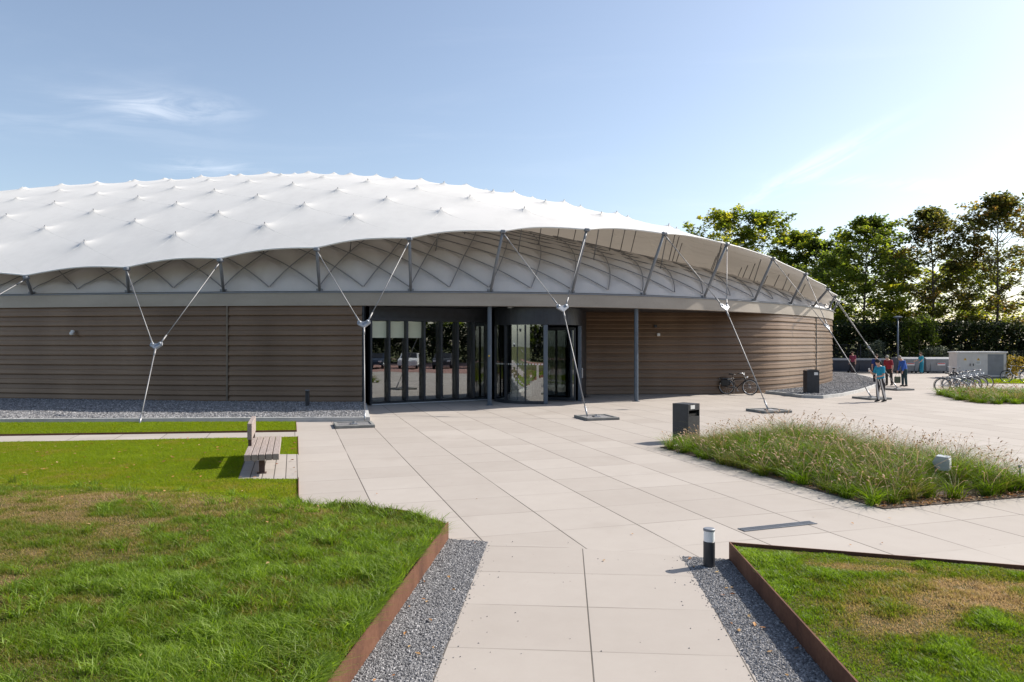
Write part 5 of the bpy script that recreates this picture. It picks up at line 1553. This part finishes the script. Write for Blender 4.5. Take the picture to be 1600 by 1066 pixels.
    remeshed('shirt', cloth, shirt, o, .014); remeshed('trousers', leg, pants, o, .014); remeshed('shoes', sh, shoes, o, .012)
    hm = MB(); off_ = np.array([0, 0, -zmin + .002])
    hc = (head - fw * .016 + up * .03 + off_) * scale
    hm.ball(tuple(hc), .1 * scale, 16, 12, (1.03, .92, 1.1))
    if long_hair: hm.tube([tuple(hc - fw * .06), tuple(hc - fw * .1 - up * .14), tuple(hc - fw * .09 - up * .26)], [.07, .06, .02], 8)
    remeshed('hair', hm, hair, o, .012)
    for s_ in (-1, 1):
        e = MB(); e.ball(tuple((head + fw * .088 + np.array([0, s_ * .032, 0]) + up * .012 + off_) * scale), .011, 8, 6); e.build('eye', M['black'], o)
    o['_hand_r'] = [float(x) for x in (pose['_wr'] + off_) * scale]; o['_hand_l'] = [float(x) for x in (pose['_wl'] + off_) * scale]
    return o
def cl(name, c): return simple(name, c, .85, 0, .12, 7)
def stripes():
    t = NT('striped leggings'); sp_ = t.n('ShaderNodeSeparateXYZ'); t.l(t.coord('Object'), sp_.inputs[0])
    v = t.math('SINE', t.math('ADD', t.math('MULTIPLY', sp_.outputs[1], 62.0), t.math('MULTIPLY', sp_.outputs[2], 5.0)))
    return t.done(t.bsdf(t.mix(t.smooth(v, -.1, .1), (.62, .6, .58), (.025, .022, .025)), .8))
brown = cl('brown hair', (.06, .035, .02)); black_h = cl('black hair', (.012, .011, .012)); grey_h = cl('grey hair', (.3, .28, .25)); blond = cl('blonde hair', (.35, .24, .12))
dark_sh = cl('dark shoes', (.02, .02, .022))
pp_ = G(1376, 628.2)
T1 = person('person in turquoise shirt and black and white striped trousers holding up a phone', pp_, math.radians(200), {'lean': 6, 'head': 22, 'arm_r': (20, 10, 95), 'arm_l': (12, 12, 62), 'cross': .35, 'leg_r': (6, 8), 'leg_l': (-5, 6)}, cl('turquoise shirt', (.015, .27, .42)), stripes(), black_h, dark_sh, 1.0, True)
def held(o, key, mbf, name, label, cat, mat):
    h = Vector(o[key]); h.rotate(o.rotation_euler.to_matrix()); p = o.location + h
    mb = mbf(); ob = mb.build(name, mat); ob.location = p; ob.rotation_euler = o.rotation_euler
    tag(ob, label, cat); return ob
def phone():
    mb = MB(); mb.box((.035, 0, .05), (.012, .075, .15), bev=.004); return mb
held(T1, '_hand_r', phone, 'mobile_phone', 'pale mobile phone held up by the person in turquoise', 'phone', M['white'])
rp_ = G(1389, 602.6)
person('man in red shirt and dark trousers bending his head, second of the group', rp_, math.radians(215), {'lean': 10, 'head': 28, 'arm_r': (4, 8, 20), 'arm_l': (0, 14, 25), 'leg_r': (8, 12), 'leg_l': (-7, 6)}, cl('red polo shirt', (.3, .022, .035)), cl('dark brown trousers', (.035, .03, .028)), grey_h, dark_sh, 1.0)
bp_ = G(1413, 604)
B3 = person('man in royal blue shirt with short grey hair, stooping, right of the man in red', bp_, math.radians(185), {'lean': 16, 'head': 22, 'arm_r': (10, 4, 8), 'arm_l': (8, 4, 10), 'leg_r': (4, 5), 'leg_l': (-2, 3)}, cl('royal blue shirt', (.035, .11, .42)), cl('dark teal trousers', (.02, .05, .06)), grey_h, dark_sh, 1.0, sleeves=1.0)
def tote():
    mb = MB(); mb.box((0, 0, -.42), (.34, .12, .36), bev=.03); mb.tube([(-.12, 0, -.26), (-.06, 0, -.06), (0, 0, .0), (.06, 0, -.06), (.12, 0, -.26)], .008, 6); return mb
held(B3, '_hand_r', tote, 'tote_bag', 'grey green bag carried by the man in royal blue', 'bag', cl('grey green canvas', (.11, .13, .09)))
hp_ = G(1369, 600)
person('man in dark blue shirt hidden behind the person in turquoise', hp_, math.radians(250), {'lean': 5, 'head': 15, 'arm_r': (6, 8, 15), 'arm_l': (6, 8, 15)}, cl('dark blue shirt', (.02, .045, .2)), cl('navy trousers', (.02, .022, .035)), brown, dark_sh, 1.0)
wp_ = (gx_(1440, 56.2), 56.2)
person('woman in bright turquoise dress standing before the grey containers', wp_, math.radians(185), {'lean': 4, 'head': 10, 'arm_r': (25, 10, 40), 'arm_l': (15, 10, 40), 'leg_r': (3, 3)}, cl('turquoise top', (.02, .3, .4)), cl('turquoise skirt', (.015, .22, .33)), brown, dark_sh, .95, True)
kp_ = (gx_(1327, 57.0), 56.4)
person('person in dark pink top standing in the shade by the hall end', kp_, math.radians(230), {'lean': 5, 'head': 10}, cl('dark pink top', (.2, .03, .07)), cl('dark trousers', (.025, .02, .025)), brown, dark_sh, .98)
for o in list(bpy.data.objects):
    for k in ('_hand_r', '_hand_l'):
        if k in o.keys(): del o[k]

# ================================================================== CARS MIRRORED IN THE GLASS
def car(loc, rz, paint, label):
    o = thing('parked_car', label, 'car', loc, rz, 'parked cars mirrored in the entrance glass')
    L, W = 4.2, 1.74
    side = [(-2.1, .35), (-2.08, .8), (-1.95, .95), (-1.5, 1.0), (-.95, 1.42), (.35, 1.45), (1.0, 1.0), (1.85, .86), (2.08, .7), (2.1, .35)]
    mb = MB(); k = len(side); vs = []
    for y, ins in ((-1, 1), (1, 1)):
        for (x, z) in side: vs.append((x, y * (W / 2 - (.14 * max(0, (z - .9) / .5))), z))
    mb.add(vs, [tuple(range(k)), tuple(range(2 * k - 1, k - 1, -1))] + [(i, k + i, k + (i + 1) % k, (i + 1) % k) for i in range(k)])
    mb.build('body', paint, o)
    for s_ in (-1, 1):
        mb = MB(); yy = s_ * (W / 2 - .06)
        mb.add([(-1.35, yy + s_ * .045, 1.0), (.8, yy + s_ * .045, 1.0), (.3, yy - s_ * .03, 1.38), (-.9, yy - s_ * .03, 1.38)], [(0, 1, 2, 3)]); mb.build('side_window', M['black'], o)
    mb = MB(); mb.add([(1.0, -.68, 1.02), (1.0, .68, 1.02), (.39, .6, 1.43), (.39, -.6, 1.43)], [(0, 1, 2, 3)]); ww = mb.build('windscreen', M['black'], o); ww.location = (.02, 0, .012)
    for x in (-1.3, 1.3):
        for s_ in (-1, 1):
            mb = MB(); mb.tube([(x, s_ * (W / 2 - .2), .32), (x, s_ * (W / 2 + .01), .32)], .32, 20); wl = mb.build('wheel', M['rubber'], o)
            mb = MB(); mb.tube([(x, s_ * (W / 2 + .005), .32), (x, s_ * (W / 2 + .02), .32)], .2, 16); mb.build('rim', M['silver'], wl)
    for s_ in (-1, 1):
        mb = MB(); mb.box((2.06, s_ * .62, .72), (.08, .3, .14), bev=.02); mb.build('headlight', M['lamp_white'], o)
    return o
ck = ['silver', 'container_blue', 'white', 'anthracite', 'silver', 'container_blue', 'white']
for i, m_ in enumerate(ck):
    car((24.5 + 1.55 * i, -1.5 + 2.75 * i, .008), math.radians(150), M[m_], 'parked car seen only mirrored in the entrance glass')

# ================================================================== CAMERA, LIGHT, SKY
cam = bpy.data.cameras.new('camera'); co = bpy.data.objects.new('camera', cam); COL.objects.link(co)
cam.sensor_width = 36; cam.lens = 36 * F / 1600; cam.shift_y = (HZ - 533) / 1600; cam.clip_end = 3000; cam.clip_start = .05
co.location = (0, 0, CAMZ); co.rotation_euler = (PI / 2, 0, 0); sc.camera = co
SUN_EL = math.radians(40); SUN_AZ = math.radians(22)      # azimuth measured from +X towards +Y
sd = Vector((math.cos(SUN_AZ) * math.cos(SUN_EL), math.sin(SUN_AZ) * math.cos(SUN_EL), math.sin(SUN_EL)))
su = bpy.data.lights.new('sun', 'SUN'); su.energy = 4.9; su.angle = math.radians(.55); su.color = (1, .93, .835)
so = bpy.data.objects.new('sun', su); COL.objects.link(so); so.rotation_euler = sd.to_track_quat('Z', 'Y').to_euler(); so.location = (40, 20, 40)
w = bpy.data.worlds.new('World'); sc.world = w; w.use_nodes = True
t = w.node_tree; t.nodes.clear()
out = t.nodes.new('ShaderNodeOutputWorld'); bg = t.nodes.new('ShaderNodeBackground'); t.links.new(bg.outputs[0], out.inputs[0])
sky = t.nodes.new('ShaderNodeTexSky'); sky.sky_type = 'NISHITA'; sky.sun_disc = False; sky.sun_elevation = SUN_EL; sky.sun_rotation = PI / 2 - SUN_AZ
sky.air_density = 1.0; sky.dust_density = 1.3; sky.ozone_density = 1.2; sky.altitude = 20
bg.inputs[1].default_value = .115
# thin cirrus on a layer high above: p = direction projected on to a level plane
class WN(NT):
    def __init__(s, tree): s.t = tree
wt = WN(t)
tc_ = t.nodes.new('ShaderNodeTexCoord'); sep = t.nodes.new('ShaderNodeSeparateXYZ'); t.links.new(tc_.outputs['Generated'], sep.inputs[0])
zc_ = wt.math('MAXIMUM', sep.outputs[2], .02)
cx_ = wt.math('DIVIDE', sep.outputs[0], zc_); cy_ = wt.math('DIVIDE', sep.outputs[1], zc_)
cmb = t.nodes.new('ShaderNodeCombineXYZ'); t.links.new(cx_, cmb.inputs[0]); t.links.new(cy_, cmb.inputs[1])
def patch(x, y, rx_, ry_, rot, amp):
    c, s = math.cos(rot), math.sin(rot)
    dx = wt.math('SUBTRACT', cx_, x); dy = wt.math('SUBTRACT', cy_, y)
    a = wt.math('DIVIDE', wt.math('ADD', wt.math('MULTIPLY', dx, c), wt.math('MULTIPLY', dy, s)), rx_)
    b = wt.math('DIVIDE', wt.math('ADD', wt.math('MULTIPLY', dx, -s), wt.math('MULTIPLY', dy, c)), ry_)
    d = wt.math('SQRT', wt.math('ADD', wt.math('MULTIPLY', a, a), wt.math('MULTIPLY', b, b)))
    return wt.math('MULTIPLY', wt.math('SUBTRACT', 1.0, wt.smooth(d, .05, 1.0)), amp)
n1 = wt.smooth(wt.noise(wt.scale(cmb.outputs[0], (2.3, 3.6, 1)), 1.0, 7, .62, .9), .34, .72)
n2 = wt.smooth(wt.noise(wt.scale(cmb.outputs[0], (7.0, 1.2, 1)), 1.0, 7, .62, .8), .32, .72)
n0 = wt.smooth(wt.noise(wt.scale(cmb.outputs[0], (.5, 1.1, 1)), 1.0, 6, .6, .6), .5, .85)
mA = wt.math('MULTIPLY', wt.math('MAXIMUM', wt.math('MAXIMUM', patch(-1.5, 3.05, .5, .34, .05, .42), patch(-1.75, 4.1, .5, .3, 0, .28)), patch(-2.0, 3.3, 1.2, .5, .1, .08)), n1)
mB = wt.math('MULTIPLY', wt.math('MAXIMUM', patch(1.72, 4.2, .22, 1.5, .02, .38), patch(2.75, 4.6, 1.6, .25, .25, .35)), n2)
mC = wt.math('MULTIPLY', n0, .1)
mk2 = wt.math('MINIMUM', wt.math('ADD', wt.math('ADD', mA, mB), mC), .8)
hs_ = t.nodes.new('ShaderNodeHueSaturation'); hs_.inputs['Saturation'].default_value = .87; hs_.inputs['Value'].default_value = 1.05; t.links.new(sky.outputs[0], hs_.inputs['Color'])
mixc = wt.mix(mk2, hs_.outputs[0], (8.2, 8.4, 8.8))
t.links.new(mixc, bg.inputs[0])
sc.view_settings.view_transform = 'Standard'; sc.view_settings.look = 'None'; sc.view_settings.exposure = .57; sc.view_settings.gamma = 1
sc.cycles.max_bounces = 8; sc.cycles.transparent_max_bounces = 12; sc.cycles.use_denoising = True
sc.render.film_transparent = False
